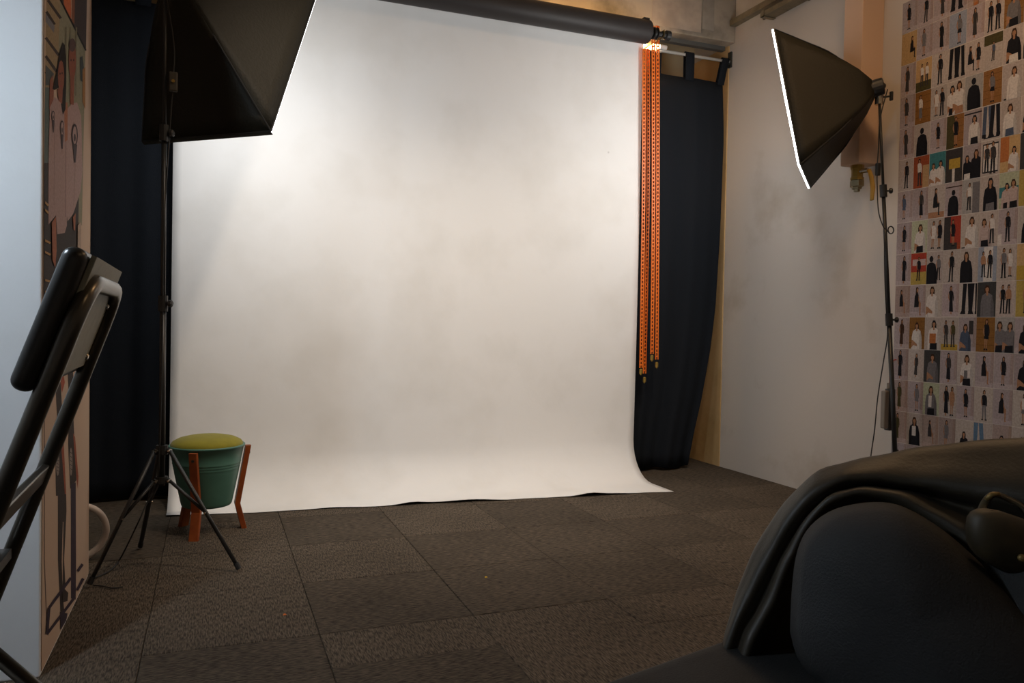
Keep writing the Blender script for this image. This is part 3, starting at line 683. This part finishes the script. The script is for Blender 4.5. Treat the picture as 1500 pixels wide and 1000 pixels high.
# coat: layered folds over the armrest (px, py, depth)
Sil = [(1068,915,1.40),(1083,862,1.42),(1110,800,1.43),(1150,738,1.43),(1200,693,1.42),(1260,674,1.41),(1330,661,1.39),(1420,648,1.35),(1540,640,1.29),(1640,640,1.235)]
H1 = [(1076,918,1.36),(1100,868,1.37),(1133,802,1.37),(1172,742,1.36),(1216,708,1.35),(1265,699,1.34),(1330,704,1.32),(1410,718,1.28),(1520,735,1.22),(1600,750,1.18)]
D1 = [(1092,922,1.365),(1116,880,1.375),(1144,820,1.375),(1178,762,1.37),(1218,726,1.365),(1266,712,1.36),(1335,720,1.345),(1410,742,1.31),(1510,775,1.25),(1585,808,1.205)]
H2 = [(1104,925,1.33),(1130,878,1.335),(1154,818,1.335),(1186,760,1.33),(1224,727,1.32),(1268,719,1.31),(1330,732,1.29),(1400,768,1.25),(1490,830,1.19),(1560,884,1.145)]
D2 = [(1125,940,1.345),(1148,900,1.35),(1166,840,1.35),(1192,785,1.345),(1228,748,1.34),(1270,738,1.33),(1325,752,1.31),(1385,790,1.27),(1470,860,1.21),(1540,918,1.155)]
def W3(L):
    w_ = [at(*p) for p in L]; e = w_[0]+(w_[0]-w_[1])*0.55; e.z = min(e.z, 0.405); return [e]+w_
sil = W3(Sil)
b1 = [p+Fh*0.05+U*0.03+Vector((0,0,-0.035)) for p in sil]
b2 = [p+Fh*0.08+U*0.06+Vector((0,0,-0.13)) for p in sil]
b2 = [Vector((p.x, p.y, max(p.z, 0.30))) for p in b2]; b1 = [Vector((p.x, p.y, max(p.z, 0.33))) for p in b1]
mid = [a.lerp(b, 0.5)+Vector((0,0,0.008)) for a, b in zip(sil, W3(H1))]
d3 = [p+U*0.055+V*(-0.01)+Vector((0,0,-0.05)) for p in W3(D2)]
d3 = [Vector((p.x, p.y, max(p.z, 0.40))) for p in d3]
curves = [b2, b1, sil, mid, W3(H1), W3(D1), W3(H2), W3(D2), d3]
curves = [smooth_path(c, 5) for c in curves]
nC = len(curves[0]); tr = [smooth_path([c[i] for c in curves], 4) for i in range(nC)]
for i, r in enumerate(tr):     # small wrinkles
    for j in range(len(r)): r[j] = r[j]+Vector((0,0,0.0022*math.sin(i*0.9+j*0.5)*math.sin(i*0.31)))
coat = MB().grid(tr).build('coat', COATM, smooth=True, solid=0.006)
tag(coat, 'black coat draped in folds over the sofa armrest', 'coat')
# cushion
Arch = [(1157,925),(1160,860),(1168,806),(1187,770),(1224,745),(1280,735),(1326,743),(1384,778),(1441,828),(1500,883),(1570,960),(1620,1060),(1590,1150),(1480,1170),(1350,1120),(1240,1040),(1175,975)]
outl = [at(px, py, 1.285-0.00030*max(0, px-1180)-0.00022*max(0, py-900)) for px, py in Arch]
outl = smooth_path(outl+[outl[0]], 4)[:-1]
cen = sum(outl, Vector())/len(outl); nrm = (CAM-cen).normalized()
m = MB()
for sg, dp in ((1, 0.10), (-1, 0.03)):
    rows = []
    for k in range(9):
        rr = k/8; rows.append([cen+(p-cen)*rr+nrm*sg*dp*math.sqrt(max(0, 1-rr**2.6)) for p in outl+[outl[0]]])
    m.grid(rows)
cu = m.build('cushion', CUSH, smooth=True)
bm = bmesh.new(); bm.from_mesh(cu.data); bmesh.ops.remove_doubles(bm, verts=bm.verts, dist=0.0005); bmesh.ops.recalc_face_normals(bm, faces=bm.faces); bm.to_mesh(cu.data); bm.free()
for p in cu.data.polygons: p.use_smooth = True
tag(cu, 'plump black cushion leaning against the coat on the sofa', 'cushion')
# bag between cushion and arm
bg = thing('handbag', at(1475, 830, 1.16), 'small black leather bag with brass clasp tucked beside the cushion', 'bag')
bc = at(1490, 800, 1.185); m = MB(); rows = []
for j in range(13):
    v_ = -math.pi/2+math.pi*j/12; r = []
    for i in range(25):
        a = 2*math.pi*i/24; ce, se = math.cos(v_), math.sin(v_)
        px_ = math.copysign(abs(math.cos(a))**0.7, math.cos(a))*abs(ce)**0.7; py_ = math.copysign(abs(math.sin(a))**0.7, math.sin(a))*abs(ce)**0.7
        pz_ = math.copysign(abs(se)**0.7, se)
        r.append(bc+Rh_*(px_*0.075)+Fh*(py_*0.028)+Vector((0,0,pz_*0.045-px_*0.025)))
    rows.append(r)
m.grid(rows); m.build('body', mat('dark_brown_leather', (0.04,0.027,0.010), 0.6, var=0.4, vscale=30), bg, smooth=True)
kp = at(1452, 722, 1.235)
MB().tube(smooth_path([at(1436,752,1.215), at(1443,735,1.225), at(1456,724,1.225), at(1478,731,1.22), at(1500,744,1.21), at(1515,770,1.195)], 5), 0.006, 10, flat=0.6).build('strap', mat('strap_leather', (0.035,0.025,0.01), 0.4), bg, smooth=True)
MB().tube([at(1444,732,1.22), at(1453,724,1.218), at(1464,724,1.216)], 0.0042, 8).build('clasp', mat('dull_brass', (0.2,0.13,0.04), 0.45, metal=0.6), bg, smooth=True)
MB().lathe([(0.006,0),(0.005,0.003),(0.002,0.004)], at(1497,817,1.15), nrm, 12).build('stud', MATS['dull_brass'], bg)

# ------------------------------------------------------------------ flat prints: helpers
PAL = {}
def pal(c):
    k = tuple(round(x, 3) for x in c)
    if k not in PAL: PAL[k] = mat('print_%d' % len(PAL), k, 0.7, spec=0.08, var=0.22, vscale=110)
    return PAL[k]
class Print:
    """paper sheet with coloured shapes printed on it"""
    def __init__(s, put): s.put = put; s.mb = MB(); s.ms = []; s.layer = 0
    def poly(s, pts, col, layer=None):
        m = pal(col)
        if m not in s.ms: s.ms.append(m)
        s.layer += 1; e = 0.0003+0.00006*s.layer
        s.mb.add([s.put(u, v, e) for u, v in pts], [tuple(range(len(pts)))], s.ms.index(m))
    def line(s, a, b, w, col):
        dx, dy = b[0]-a[0], b[1]-a[1]; L = math.hypot(dx, dy); nx, ny = -dy/L*w/2, dx/L*w/2
        s.poly([(a[0]+nx, a[1]+ny), (b[0]+nx, b[1]+ny), (b[0]-nx, b[1]-ny), (a[0]-nx, a[1]-ny)], col)
    def ell(s, cx, cy, rx, ry, col, n=12):
        s.poly([(cx+rx*math.cos(2*math.pi*i/n), cy+ry*math.sin(2*math.pi*i/n)) for i in range(n)], col)

# ------------------------------------------------------------------ posters on the pier
def poster(name, label, z0, z1, draw, y0=YP0+0.012, y1=YP1-0.004):
    def put(px, py, e):
        p = onX(px, py, XP+0.0022+e); 
        return Vector((XP+0.0022+e, min(max(p.y, y0+0.002), y1-0.002), min(max(p.z, z0+0.002), z1-0.002)))
    P = Print(put); draw(P)
    sh = MB().span((XP+0.0003, y0, z0), (XP+0.0022, y1, z1)); k = len(P.ms)
    for f, mi in zip(sh.f, sh.m): pass
    P.mb.add(sh.v, sh.f, k); P.ms.append(SHEET)
    o = P.mb.build(name, P.ms)
    return tag(o, label, 'poster', 'posters on the pier')
SK = (0.27, 0.10, 0.065); SHIRT = (0.40, 0.27, 0.25); DKB = (0.045, 0.034, 0.03)
def draw_top(P):
    P.poly([(69,-60),(92,-60),(90,60),(86,120),(66,130)], (0.33,0.24,0.14))
    P.poly([(66,128),(74,128),(73,250),(64,250)], (0.12,0.15,0.14))
    P.poly([(90,-40),(128,-40),(125,80),(120,330),(86,330),(86,60)], (0.27,0.25,0.17))
    for a, b in (((70,0),(89,27)), ((68,17),(80,36)), ((67,55),(86,81)), ((67,82),(83,105)), ((67,105),(76,116))): P.line(a, b, 4, (0.06,0.045,0.04))
    P.poly([(67,20),(80,38),(79,48),(67,32)], (0.20,0.19,0.2))
    P.poly([(67,95),(79,108),(76,125),(67,125)], (0.10,0.11,0.11))
    P.poly([(64,238),(116,238),(113,470),(61,470)], DKB)
    P.poly([(86,-40),(128,-40),(126,74),(88,0)], (0.065,0.048,0.045))
    P.poly([(92,-40),(104,-40),(104,30),(93.5,6)], (0.55,0.15,0.06)); P.line((104,-20),(105,28), 1.2, (0.55,0.35,0.25))
    P.poly([(105,-20),(110,-20),(109,36),(105,30)], (0.22,0.09,0.05))
    P.line((87,-4),(126,74), 2.2, (0.02,0.016,0.014))
    for x in (97, 103, 112): P.line((x,40),(x-1,140), 2, (0.20,0.18,0.12))
    P.poly([(117,84),(121,82),(123,100),(121,120),(118,118)], (0.06,0.07,0.07)); P.poly([(121,102),(125,98),(125,160),(121,150)], (0.35,0.17,0.06))
    P.poly([(73,118),(77,110),(79,128),(78,160),(72,160)], SK)
    # shirts
    P.poly([(73,158),(80,142),(90,148),(98,160),(98,330),(95,341),(84,343),(82,315),(71,329),(71,240)], SHIRT)
    P.poly([(98,160),(105,152),(113,150),(119,170),(121,250),(118,280),(108,311),(106,315),(99,324),(96,300)], (0.42,0.285,0.265))
    P.line((97,150),(96,318), 1.2, (0.28,0.18,0.18)); P.line((80,180),(79,300), 0.8, (0.3,0.2,0.19)); P.line((110,240),(108,300), 0.8, (0.3,0.2,0.19))
    P.poly([(94,150),(99,150),(99,205),(95,208)], (0.40,0.17,0.10))
    # heads
    P.poly([(92,62),(95,66),(97,85),(97,118),(96,160),(92,168),(89,150),(86,128),(80,132),(77,130),(83,105),(87,78)], (0.025,0.018,0.015))
    P.ell(89.5, 112, 4.6, 24, SK); P.poly([(84,130),(92,132),(91,152),(86,148)], SK)
    P.ell(106, 88, 5.4, 30, SK, 16); P.ell(106, 66, 5.0, 10, (0.10,0.06,0.055)); P.poly([(103,112),(109,112),(108,154),(103,152)], SK)
    for x, y in ((88,108),(91,107),(104,88),(108,88)): P.ell(x, y, 0.8, 1.8, (0.03,0.02,0.02), 8)
    P.line((105,104),(108,104), 1.4, (0.33,0.07,0.06)); P.line((88,126),(91,126), 1.4, (0.33,0.07,0.06))
    # emblems
    for cx, cy, rx, ry, ty in ((78,170,2.6,8,194),(91,188,2.8,12,218),(109.5,198,4.6,17,238)):
        P.ell(cx, cy, rx, ry, (0.05,0.035,0.04)); P.ell(cx, cy, rx*0.66, ry*0.78, SHIRT); P.ell(cx, cy+ry*0.2, rx*0.35, ry*0.35, (0.08,0.06,0.06), 8)
        P.poly([(cx-rx*0.6, cy+ry*0.8), (cx+rx*0.8, cy+ry*0.8), (cx+rx*0.3, ty), (cx-rx*0.1, ty)], (0.07,0.05,0.055))
    # arms, slats, gaps
    P.poly([(76,326),(82,317),(83,366),(81,392),(77,381)], (0.36,0.13,0.07)); P.poly([(107,318),(111,312),(110,338),(108,336)], (0.36,0.13,0.07))
    for a, b in (((63,294),(71,301)),((63,305),(71,312)),((62,350),(74,356)),((61,367),(74,373)),((61,409),(73,412)),((61,426),(73,430))): P.line(a, b, 3, (0.45,0.25,0.09))
    P.poly([(95,372),(97,372),(96,423),(92,425)], (0.42,0.2,0.12)); P.line((84,400),(83.5,440), 1.4, (0.3,0.17,0.1))
    P.poly([(114,330),(119,325),(118,470),(113,470)], (0.42,0.31,0.24)); P.poly([(61,455),(74,457),(74,470),(61,470)], (0.38,0.27,0.24))
def draw_low(P):
    ink = (0.055,0.043,0.04); pur = (0.055,0.04,0.055)
    P.line((65,520),(65,820), 1.0, (0.08,0.05,0.05)); P.line((65,818),(69,928), 1.0, (0.08,0.05,0.05))
    P.poly([(79,500),(88,500),(88,548),(91,600),(92,667),(97,725),(82,726),(81,660),(84,620),(81,556)], ink)
    P.poly([(85,724),(97,724),(97.5,748),(94,820),(96,858),(91,860),(90,822),(92,768),(90,822),(91,860),(95,904),(89,904),(85,820)], ink)
    P.poly([(92,764),(93,764),(92.3,822),(91.6,858),(90.4,822)], (0.45,0.33,0.25))
    P.poly([(98,500),(108,500),(107,560),(108,620),(112,703),(103,716),(100,650),(101,590)], ink)
    P.poly([(104,710),(111,706),(111.5,820),(111,878),(104,876)], pur)
    P.poly([(89,644),(93,640),(97,722),(95,724)], (0.33,0.10,0.06)); P.poly([(107,634),(110,640),(115,698),(114,716),(112,700)], (0.33,0.10,0.06))
    P.poly([(87,540),(92,540),(95,560),(91,575)], (0.4,0.1,0.06))
    P.ell(84.5, 679, 2.6, 18, (0.30,0.24,0.21)); P.ell(104, 676, 2.3, 21, (0.30,0.24,0.21))
    for k in range(5): P.line((83,668+k*5),(86,670+k*5), 0.8, ink); P.line((103,662+k*6),(105.5,664+k*6), 0.8, ink)
    P.poly([(88,896),(99,898),(97,915),(89,922)], pur); P.poly([(91,858),(100,868),(99,880),(92,882)], ink)
    for a, b in (((69,928),(72,890)), ((72,890),(104,846)), ((69,928),(110,874)), ((114,836),(121,826)), ((113,864),(122,847))): P.line(a, b, 4, pur)
zs_ = onX(60, 472, XP).z
poster('fashion_poster', 'tall poster of two people in pale shirts above the lower poster', zs_+0.001, 2.62, draw_top)
poster('fashion_poster', 'tall cream poster of two dark standing figures reaching the carpet', 0.012, zs_-0.001, draw_low)

# ------------------------------------------------------------------ photo collage on the right wall
BG = {'l': (0.37,0.31,0.32), 'm': (0.36,0.28,0.26), 'b': (0.30,0.33,0.41), 'w': (0.44,0.38,0.35), 'o': (0.24,0.115,0.035), 't': (0.50,0.33,0.16), 'e': (0.05,0.17,0.19), 'r': (0.30,0.075,0.035), 'g': (0.40,0.42,0.30), 'y': (0.40,0.29,0.08), 'x': (0.34,0.32,0.31), 'k': (0.05,0.045,0.045)}
INK = {'k': (0.014,0.014,0.018), 'd': (0.045,0.04,0.04), 'g': (0.16,0.15,0.16), 'w': (0.62,0.57,0.54), 'p': (0.46,0.36,0.34), 'n': (0.07,0.09,0.14), 'o': (0.07,0.06,0.025), 'r': (0.35,0.05,0.03), 'c': (0.42,0.15,0.05), 'y': (0.42,0.28,0.05), 'h': (0.05,0.025,0.015), 's': (0.36,0.19,0.11), 'e': (0.05,0.17,0.19), 'b': (0.10,0.17,0.26), 't': (0.42,0.27,0.14)}
def figure(P, st, cx, h, top, bot, rn):
    A = 0.0925/0.16; q = h/A                         # figure heights to widths
    T, B_, H, K = INK[top], INK[bot], INK['h'] if rn.random() < 0.6 else INK['k'], INK['s']
    lean = (rn.random()-0.5)*0.10; sw = (rn.random()-0.5)*0.5
    def pg(pts, col): P.poly([(u+lean*(v-0.3), v) for u, v in pts], col)
    def el(x, y, rx, ry, col): pg([(x+rx*math.cos(2*math.pi*i/12), y+ry*math.sin(2*math.pi*i/12)) for i in range(12)], col)
    if st in 'BK':                                    # cropped figure from the lower edge
        hw = 0.13*q; hx = cx+sw*0.06
        if st == 'B': pg([(hx-hw*0.62,h*0.60),(hx-hw*0.72,h*0.86),(hx-hw*0.35,h*0.985),(hx+hw*0.35,h*0.985),(hx+hw*0.72,h*0.86),(hx+hw*0.66,h*0.60)], H)
        pg([(cx-hw*1.75,0),(cx-hw*1.7,h*0.42),(cx-hw*1.35,h*0.66),(cx-hw*0.45,h*0.745),(cx+hw*0.45,h*0.745),(cx+hw*1.3,h*0.67),(cx+hw*1.75,h*0.40),(cx+hw*1.8,0)], T)
        sh = tuple(x*0.72 for x in T)
        pg([(cx+hw*0.9,0),(cx+hw*0.95,h*0.5),(cx+hw*1.3,h*0.67),(cx+hw*1.75,h*0.40),(cx+hw*1.8,0)], sh); pg([(cx-hw*1.15,0),(cx-hw*1.0,h*0.5),(cx-hw*1.08,h*0.5),(cx-hw*1.3,0)], sh)
        if st == 'B' and rn.random() < 0.6: pg([(cx-hw*1.75,h*0.05),(cx-hw*1.72,h*0.34),(cx-hw*1.2,h*0.32),(cx+hw*0.2,h*0.18),(cx+hw*0.2,h*0.10),(cx-hw*1.0,h*0.14)], K)
        if bot != top: pg([(cx-hw*1.1,0),(cx-hw*1.0,h*0.22),(cx+hw*1.0,h*0.24),(cx+hw*1.1,0)], B_)
        if st == 'B':
            pg([(hx-hw*0.26,h*0.68),(hx,h*0.655),(hx+hw*0.26,h*0.68),(hx+hw*0.24,h*0.79),(hx-hw*0.24,h*0.79)], K); el(hx, h*0.855, hw*0.46, h*0.088, K)
            pg([(hx-hw*0.5,h*0.89),(hx-hw*0.3,h*0.955),(hx+hw*0.35,h*0.955),(hx+hw*0.5,h*0.88),(hx+hw*0.1,h*0.925)], H)
        else: el(hx, h*0.86, hw*0.62, h*0.11, INK['k'])
        return
    if st == 'G':                                     # legs only
        for sx in (-1, 1): pg([(cx+sx*0.02,0.98),(cx+sx*0.15*q,0.98),(cx+sx*(0.19+0.05*sw*sx)*q,0.18),(cx+sx*0.06*q,0.18)], T); pg([(cx+sx*0.05*q,0.18),(cx+sx*0.19*q,0.18),(cx+sx*0.24*q,0.08),(cx+sx*0.05*q,0.08)], B_)
        return
    b = 0.5-h/2; Y = lambda t: b+h*t
    s = 0.082*q
    if st == 'T':                                     # seated
        pg([(cx-s*0.8,Y(0.66)),(cx-s*0.7,Y(0.97)),(cx,Y(1.0)),(cx+s*0.6,Y(0.95)),(cx+s*0.4,Y(0.72))], H)
        pg([(cx-s*0.2,Y(0.45)),(cx+s*1.9,Y(0.46)),(cx+s*2.1,Y(0.40)),(cx+s*2.0,Y(0.04)),(cx+s*2.6,Y(0.0)),(cx+s*1.5,Y(0.0)),(cx+s*1.4,Y(0.30)),(cx-s*1.0,Y(0.28))], K if bot == 's' else B_)
        pg([(cx-s*1.3,Y(0.28)),(cx-s*1.2,Y(0.66)),(cx-s*0.4,Y(0.78)),(cx+s*0.6,Y(0.76)),(cx+s*1.1,Y(0.58)),(cx+s*1.0,Y(0.28))], T)
        pg([(cx+s*0.6,Y(0.70)),(cx+s*1.2,Y(0.55)),(cx+s*1.6,Y(0.44)),(cx+s*1.2,Y(0.42)),(cx+s*0.8,Y(0.52))], K); el(cx+s*0.12, Y(0.875), s*0.42, h*0.07, K)
        return
    f = sw*0.6
    if st == 'P':
        for sx in (-1, 1):
            pg([(cx+sx*s*0.03,Y(0.52)),(cx+sx*s*0.85,Y(0.52)),(cx+sx*s*(0.95+f*sx),Y(0.04)),(cx+sx*s*(0.35+f*sx),Y(0.04))], B_); pg([(cx+sx*s*(0.3+f*sx),Y(0.045)),(cx+sx*s*(1.15+f*sx),Y(0.045)),(cx+sx*s*(1.25+f*sx),Y(0)),(cx+sx*s*(0.3+f*sx),Y(0))], INK['d'])
    elif st == 'D':
        for sx in (-1, 1):
            pg([(cx+sx*s*0.1,Y(0.42)),(cx+sx*s*0.7,Y(0.42)),(cx+sx*s*(0.55+f*sx),Y(0.22)),(cx+sx*s*(0.5+f*sx),Y(0.04)),(cx+sx*s*(0.2+f*sx),Y(0.04))], K); pg([(cx+sx*s*(0.12+f*sx),Y(0.06)),(cx+sx*s*(0.7+f*sx),Y(0.05)),(cx+sx*s*(0.95+f*sx),Y(0)),(cx+sx*s*(0.12+f*sx),Y(0))], INK['k'])
        pg([(cx-s*0.7,Y(0.58)),(cx+s*0.7,Y(0.58)),(cx+s*1.1,Y(0.35)),(cx-s*0.95,Y(0.37))], B_)
    else:
        pg([(cx-s*0.35,Y(0.0)),(cx+s*0.35,Y(0.0)),(cx+s*0.3,Y(0.12)),(cx-s*0.3,Y(0.12))], K); pg([(cx-s*0.7,Y(0.6)),(cx+s*0.7,Y(0.6)),(cx+s*(1.05+f),Y(0.08)),(cx-s*(0.9-f),Y(0.10))], B_)
    lo = 0.70 if st != 'P' else 0.86
    pg([(cx-s*0.62,Y(lo)),(cx-s*0.58,Y(0.95)),(cx-s*0.2,Y(1.0)),(cx+s*0.3,Y(1.0)),(cx+s*0.58,Y(0.95)),(cx+s*0.5,Y(lo))], H)
    bend = 0.55+0.35*abs(sw)
    pg([(cx-s*0.75,Y(0.81)),(cx-s*1.15,Y(0.76)),(cx-s*1.45,Y(0.60)),(cx-s*bend*1.5,Y(0.46)),(cx-s*bend,Y(0.46)),(cx-s*0.95,Y(0.62))], K)
    pg([(cx+s*0.75,Y(0.82)),(cx+s*1.15,Y(0.76)),(cx+s*1.35,Y(0.58)),(cx+s*1.2,Y(0.46)),(cx+s*0.9,Y(0.48))], T)
    pg([(cx-s*0.75,Y(0.50)),(cx-s*0.8,Y(0.68)),(cx-s*1.05,Y(0.79)),(cx-s*0.35,Y(0.845)),(cx+s*0.35,Y(0.845)),(cx+s*1.05,Y(0.79)),(cx+s*0.8,Y(0.66)),(cx+s*0.8,Y(0.50))], T)
    pg([(cx-s*0.18,Y(0.83)),(cx+s*0.18,Y(0.83)),(cx+s*0.16,Y(0.89)),(cx-s*0.16,Y(0.89))], K); el(cx+s*0.05, Y(0.912), s*0.36, h*0.05, K)
# each row: print specs left to right: ground | figures | words
ROWS = [
 ["l|D4582kk|one person in a black outfit", "l|P5580kd|one person in dark trousers", "l|L5586dd|one person in a dark long dress", "l|X004099d G4099kk|cropped legs in black boots", "m|X30309990s B5040sc|a bare-shouldered figure"],
 ["t|T7070kk|a seated person in black on tan", "l|D4585gg|one person in a short grey dress", "l|L5586kk|one person in a long black coat", "b|D6088gk|a grey dress on blue ground", "l|L4588dd|a long dark brown dress", "w|P3088kk P7088kk|two people in black trousers", "o|B5095gk|a floral top on brown", "w|B3090kk|a dark jacket at the edge"],
 ["l|L4588dd|a slim dark long dress", "t|X00009930o P4070wd P7070wd|two people in white shirts on tan", "w|P5092kk|a black sweater with raised arms", "w|G3090kk G7080kk|two pairs of black trouser legs", "w|T2575kk D7080kk|two people in black seated close", "w|X00709999o P5055nk|a small figure under an olive bar", "w|B5595kw|a black blazer over white", "w|B3080dd|a dark shirt at the edge"],
 ["l|D4588dd|a plain dark dress", "o|X00000040d L3580wg|a pale coat on brown wood", "w|D3580ww P7085kk|one white dress beside one black suit", "w|B3090wk B7098ws|two large figures in white tops", "x|K5095kk|a black coat seen from behind", "o|D5088gk|a patterned black dress on brown", "w|X10008805d B6090ww|a white shirt holding a stick", "w|P3080nk|a dark suit at the edge"],
 ["l|L4588dd|a long dark cardigan", "w|K5090kk|a big black jacket from behind", "l|D5080kk|a small black dress", "o|X00004599o D5588kk|a black jersey on brown wood", "l|X00889992k B6085wk|a white shirt above a black skirt", "w|G3090nk G7090kk X10059508k|two cropped pairs of black legs", "w|B4590wn|a white top over jeans", "w|B4080kk|a black top at the edge"],
 ["w|P5586kk|a slim black suit", "r|X60009970t P4085wd|a person in a red room", "e|B2870ww B7075ww|two white shirts on teal", "w|X00009999d X20408570y X40005540w|a close view of dark trousers", "l|B2572kw B7585kk|two hooded tops side by side", "w|X08089292k X12129088w P3085dk P6592dk|two people inside a drawn frame", "t|X00304599c B7070ww|a white dress beside orange", "k|X30303070t|a dark interior"],
 ["l|D4580nn|a dark blue dress", "l|L5586dk|long hair over a dark dress", "w|X00009918s T4585kk|a seated man in a black jacket", "l|K5080kk X05859988h|a black sweater with bent arm", "x|X60009990g P4080wk|a white shirt mid jump", "w|B5595kg|a black shirt over dotted trousers", "g|X00309960e B4072pk B7580pk|two pink-white shirts on green", "y|X30008080g|a yellow room corner"],
 ["l|D5082kk|a black shirt dress", "g|B5590wk|a white tank top with dark print", "w|D3585ww D7588kk|a white and a black short dress", "r|X00008099d X40209999r D5580kk|a black dress in a red room", "w|X05009003k B6092ww|a white dress lifting a stick", "w|B3082pk P7085wk|two friends in pale tops", "l|X00002030w P5085kk|a man in a black sweater", "w|K5080kk|a dark back at the edge"],
 ["l|L5588kk|a very slim long black dress", "y|X00409999r X10609580p P5075kk|a figure before red shelves", "w|K3090kk P7578gk|a black back beside a grey suit", "w|P5092kk|a black hooded top with raised arms", "w|B3592kk X45205560k|a man in a black shirt", "b|X30008099w P3075sk P6580kk|two figures before blue pillars", "w|P3585gk D7078ww|striped sweater beside white dress", "t|X00009940y|a tan and yellow room"],
 ["m|T4575ks|a crouching person in black", "l|T4590ks|a printed shirt with bare legs", "w|B4095ww|long curly hair over white", "l|L5586kk|a narrow black dress in profile", "w|G4595kk G8580kk|wide black trousers", "k|B5592gg|a denim jacket on dark ground", "w|P3582kk P6582sk|a pair in dark trousers", "y|P5080cd|a tan coat"],
 ["l|L5088hh|a rust brown long dress", "o|X00000099d B5085ww|a white jersey on brown wood", "w|B5592wk X30207050c|a white shirt with an orange ball", "w|X00009918y P3082dd P7080od|two dark figures over yellow", "l|B4082nn X60508590d|a man raising a dark ball", "o|D5590kk|a black jersey over brown boards", "x|B2590gk B7588gk|two grey shirts from behind", "l|B5585kk|a black shirt at the edge"],
 ["l|L4592kk|a large black dress", "w|L5075dd|a slim walking figure", "k|B5590gg|a grey denim coat", "l|L5088dk|a dark dress in profile", "w|B5592wk X40206045g|a white printed shirt", "l|T5082ks|a black top with crossed legs", "l|D5082kk|a short black dress with white hem", "l|B5590kk|a black sweater at the edge"],
 ["m|L4588oo|an olive long dress", "l|D6086gg|a grey knit dress", "g|B5092gk X35255560w|a patterned black and white shirt", "w|L4092kk D7588ss|a long black coat beside bare legs", "l|D5584kk|a dark knee-length dress", "w|P5588kg|a black shirt with shorts", "l|T4582ks|a black dress seated low", "w|D5588wg|a pale top with patterned skirt"],
 ["m|L3588oo|a dark olive dress", "w|B5090kk X35306060w|a hooded coat with pale back print", "m|T5072ds|a crouching figure in dark", "m|D4586gg|a checked grey dress", "w|B5068kk|a black top on white", "w|G3095bn|blue jeans cropped at the waist", "m|B5072hk|a long-haired figure", "w|X20409960h P5050dd|a dark bench"],
 ["l|B4578kk|a dark-haired head", "l|B4070kk|a dark top", "l|B5075wk|a white top"],
]
COLY = [3.094-0.0935*k for k in range(9)]
ORD = ['first','second','third','fourth','fifth','sixth','seventh','eighth','ninth','tenth','eleventh','twelfth','thirteenth','fourteenth','fifteenth']
GND = {'l':'lilac','m':'mauve','b':'blue','w':'white','o':'brown','t':'tan','e':'teal','r':'red','g':'green','y':'yellow','x':'grey','k':'dark'}
for r, row in enumerate(ROWS):
    for c, spec in enumerate(row):
        g, figs, words = spec.split('|')
        rn = random.Random(r*31+c)
        yl = COLY[c]+0.014*(1-r/14.0)*0.6; zt = 2.647-0.1612*r
        wd, ht = 0.0918-0.0006*rn.random(), 0.1592-0.0012*rn.random()
        jy, jz = (rn.random()-0.5)*0.0008, (rn.random()-0.5)*0.0010; ta = (rn.random()-0.5)*0.004
        y0, z0 = yl+jy, zt-ht+jz
        def put(u, v, e, y0=y0, z0=z0, wd=wd, ht=ht, ta=ta):
            u = min(max(u, 0.0), 1.0); v = min(max(v, 0.0), 1.0)
            return Vector((XR-0.0006-e, y0-u*wd, z0+v*ht+ta*(u-0.5)*wd))
        P = Print(put); base = BG[g]; k = 0.92+0.16*rn.random(); base = tuple(round(x*k, 2) for x in base)
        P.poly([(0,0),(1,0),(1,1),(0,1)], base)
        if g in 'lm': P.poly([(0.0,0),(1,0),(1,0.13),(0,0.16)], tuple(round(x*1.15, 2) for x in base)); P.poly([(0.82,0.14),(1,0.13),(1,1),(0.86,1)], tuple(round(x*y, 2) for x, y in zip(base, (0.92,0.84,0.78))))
        if g == 'o':
            for kk in range(4): P.line((0,0.2+kk*0.22),(1,0.2+kk*0.22), 0.012, (0.14,0.06,0.02))
        for f in figs.split():
            if f[0] == 'X':
                if len(f) == 10: a = [int(f[1+2*i:3+2*i])/100 for i in range(4)]; P.poly([(a[0],a[1]),(a[2],a[1]),(a[2],a[3]),(a[0],a[3])], INK[f[9]])
                continue
            figure(P, f[0], int(f[1:3])/100, int(f[3:5])/100, f[5], f[6], rn)
        # paper thickness
        q = [put(u, v, 0.00025) for u, v in ((0,0),(1,0),(1,1),(0,1))]; q2_ = [Vector((XR-0.0001, p.y, p.z)) for p in q]
        P.mb.add(q+q2_, [(0,1,5,4),(1,2,6,5),(2,3,7,6),(3,0,4,7),(4,5,6,7),(0,1,2,3)], 0)
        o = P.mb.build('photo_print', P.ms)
        nw = words.split()
        tag(o, 'photo of ' + words + ', ' + ORD[c] + ' column from pipe casing, ' + ORD[r] + ' row', 'photo', 'photo prints on the wall')

# ------------------------------------------------------------------ scraps on the carpet
for px, py, col, lab in ((417, 901, (0.7,0.16,0.02), 'tiny orange scrap lying on the open carpet'), (712, 846, (0.6,0.38,0.03), 'tiny yellow scrap lying on the open carpet')):
    p = onZ(px, py, 0.0); m = MB()
    m.add([p+Vector((-0.006,-0.003,0.001)), p+Vector((0.005,-0.005,0.003)), p+Vector((0.007,0.004,0.001)), p+Vector((-0.003,0.006,0.004)), p+Vector((0.001,0.0,0.0065))], [(0,1,4),(1,2,4),(2,3,4),(3,0,4),(3,2,1,0)])
    tag(m.build('paper_scrap', mat('scrap_%d' % px, col, 0.7)), lab, 'scrap')
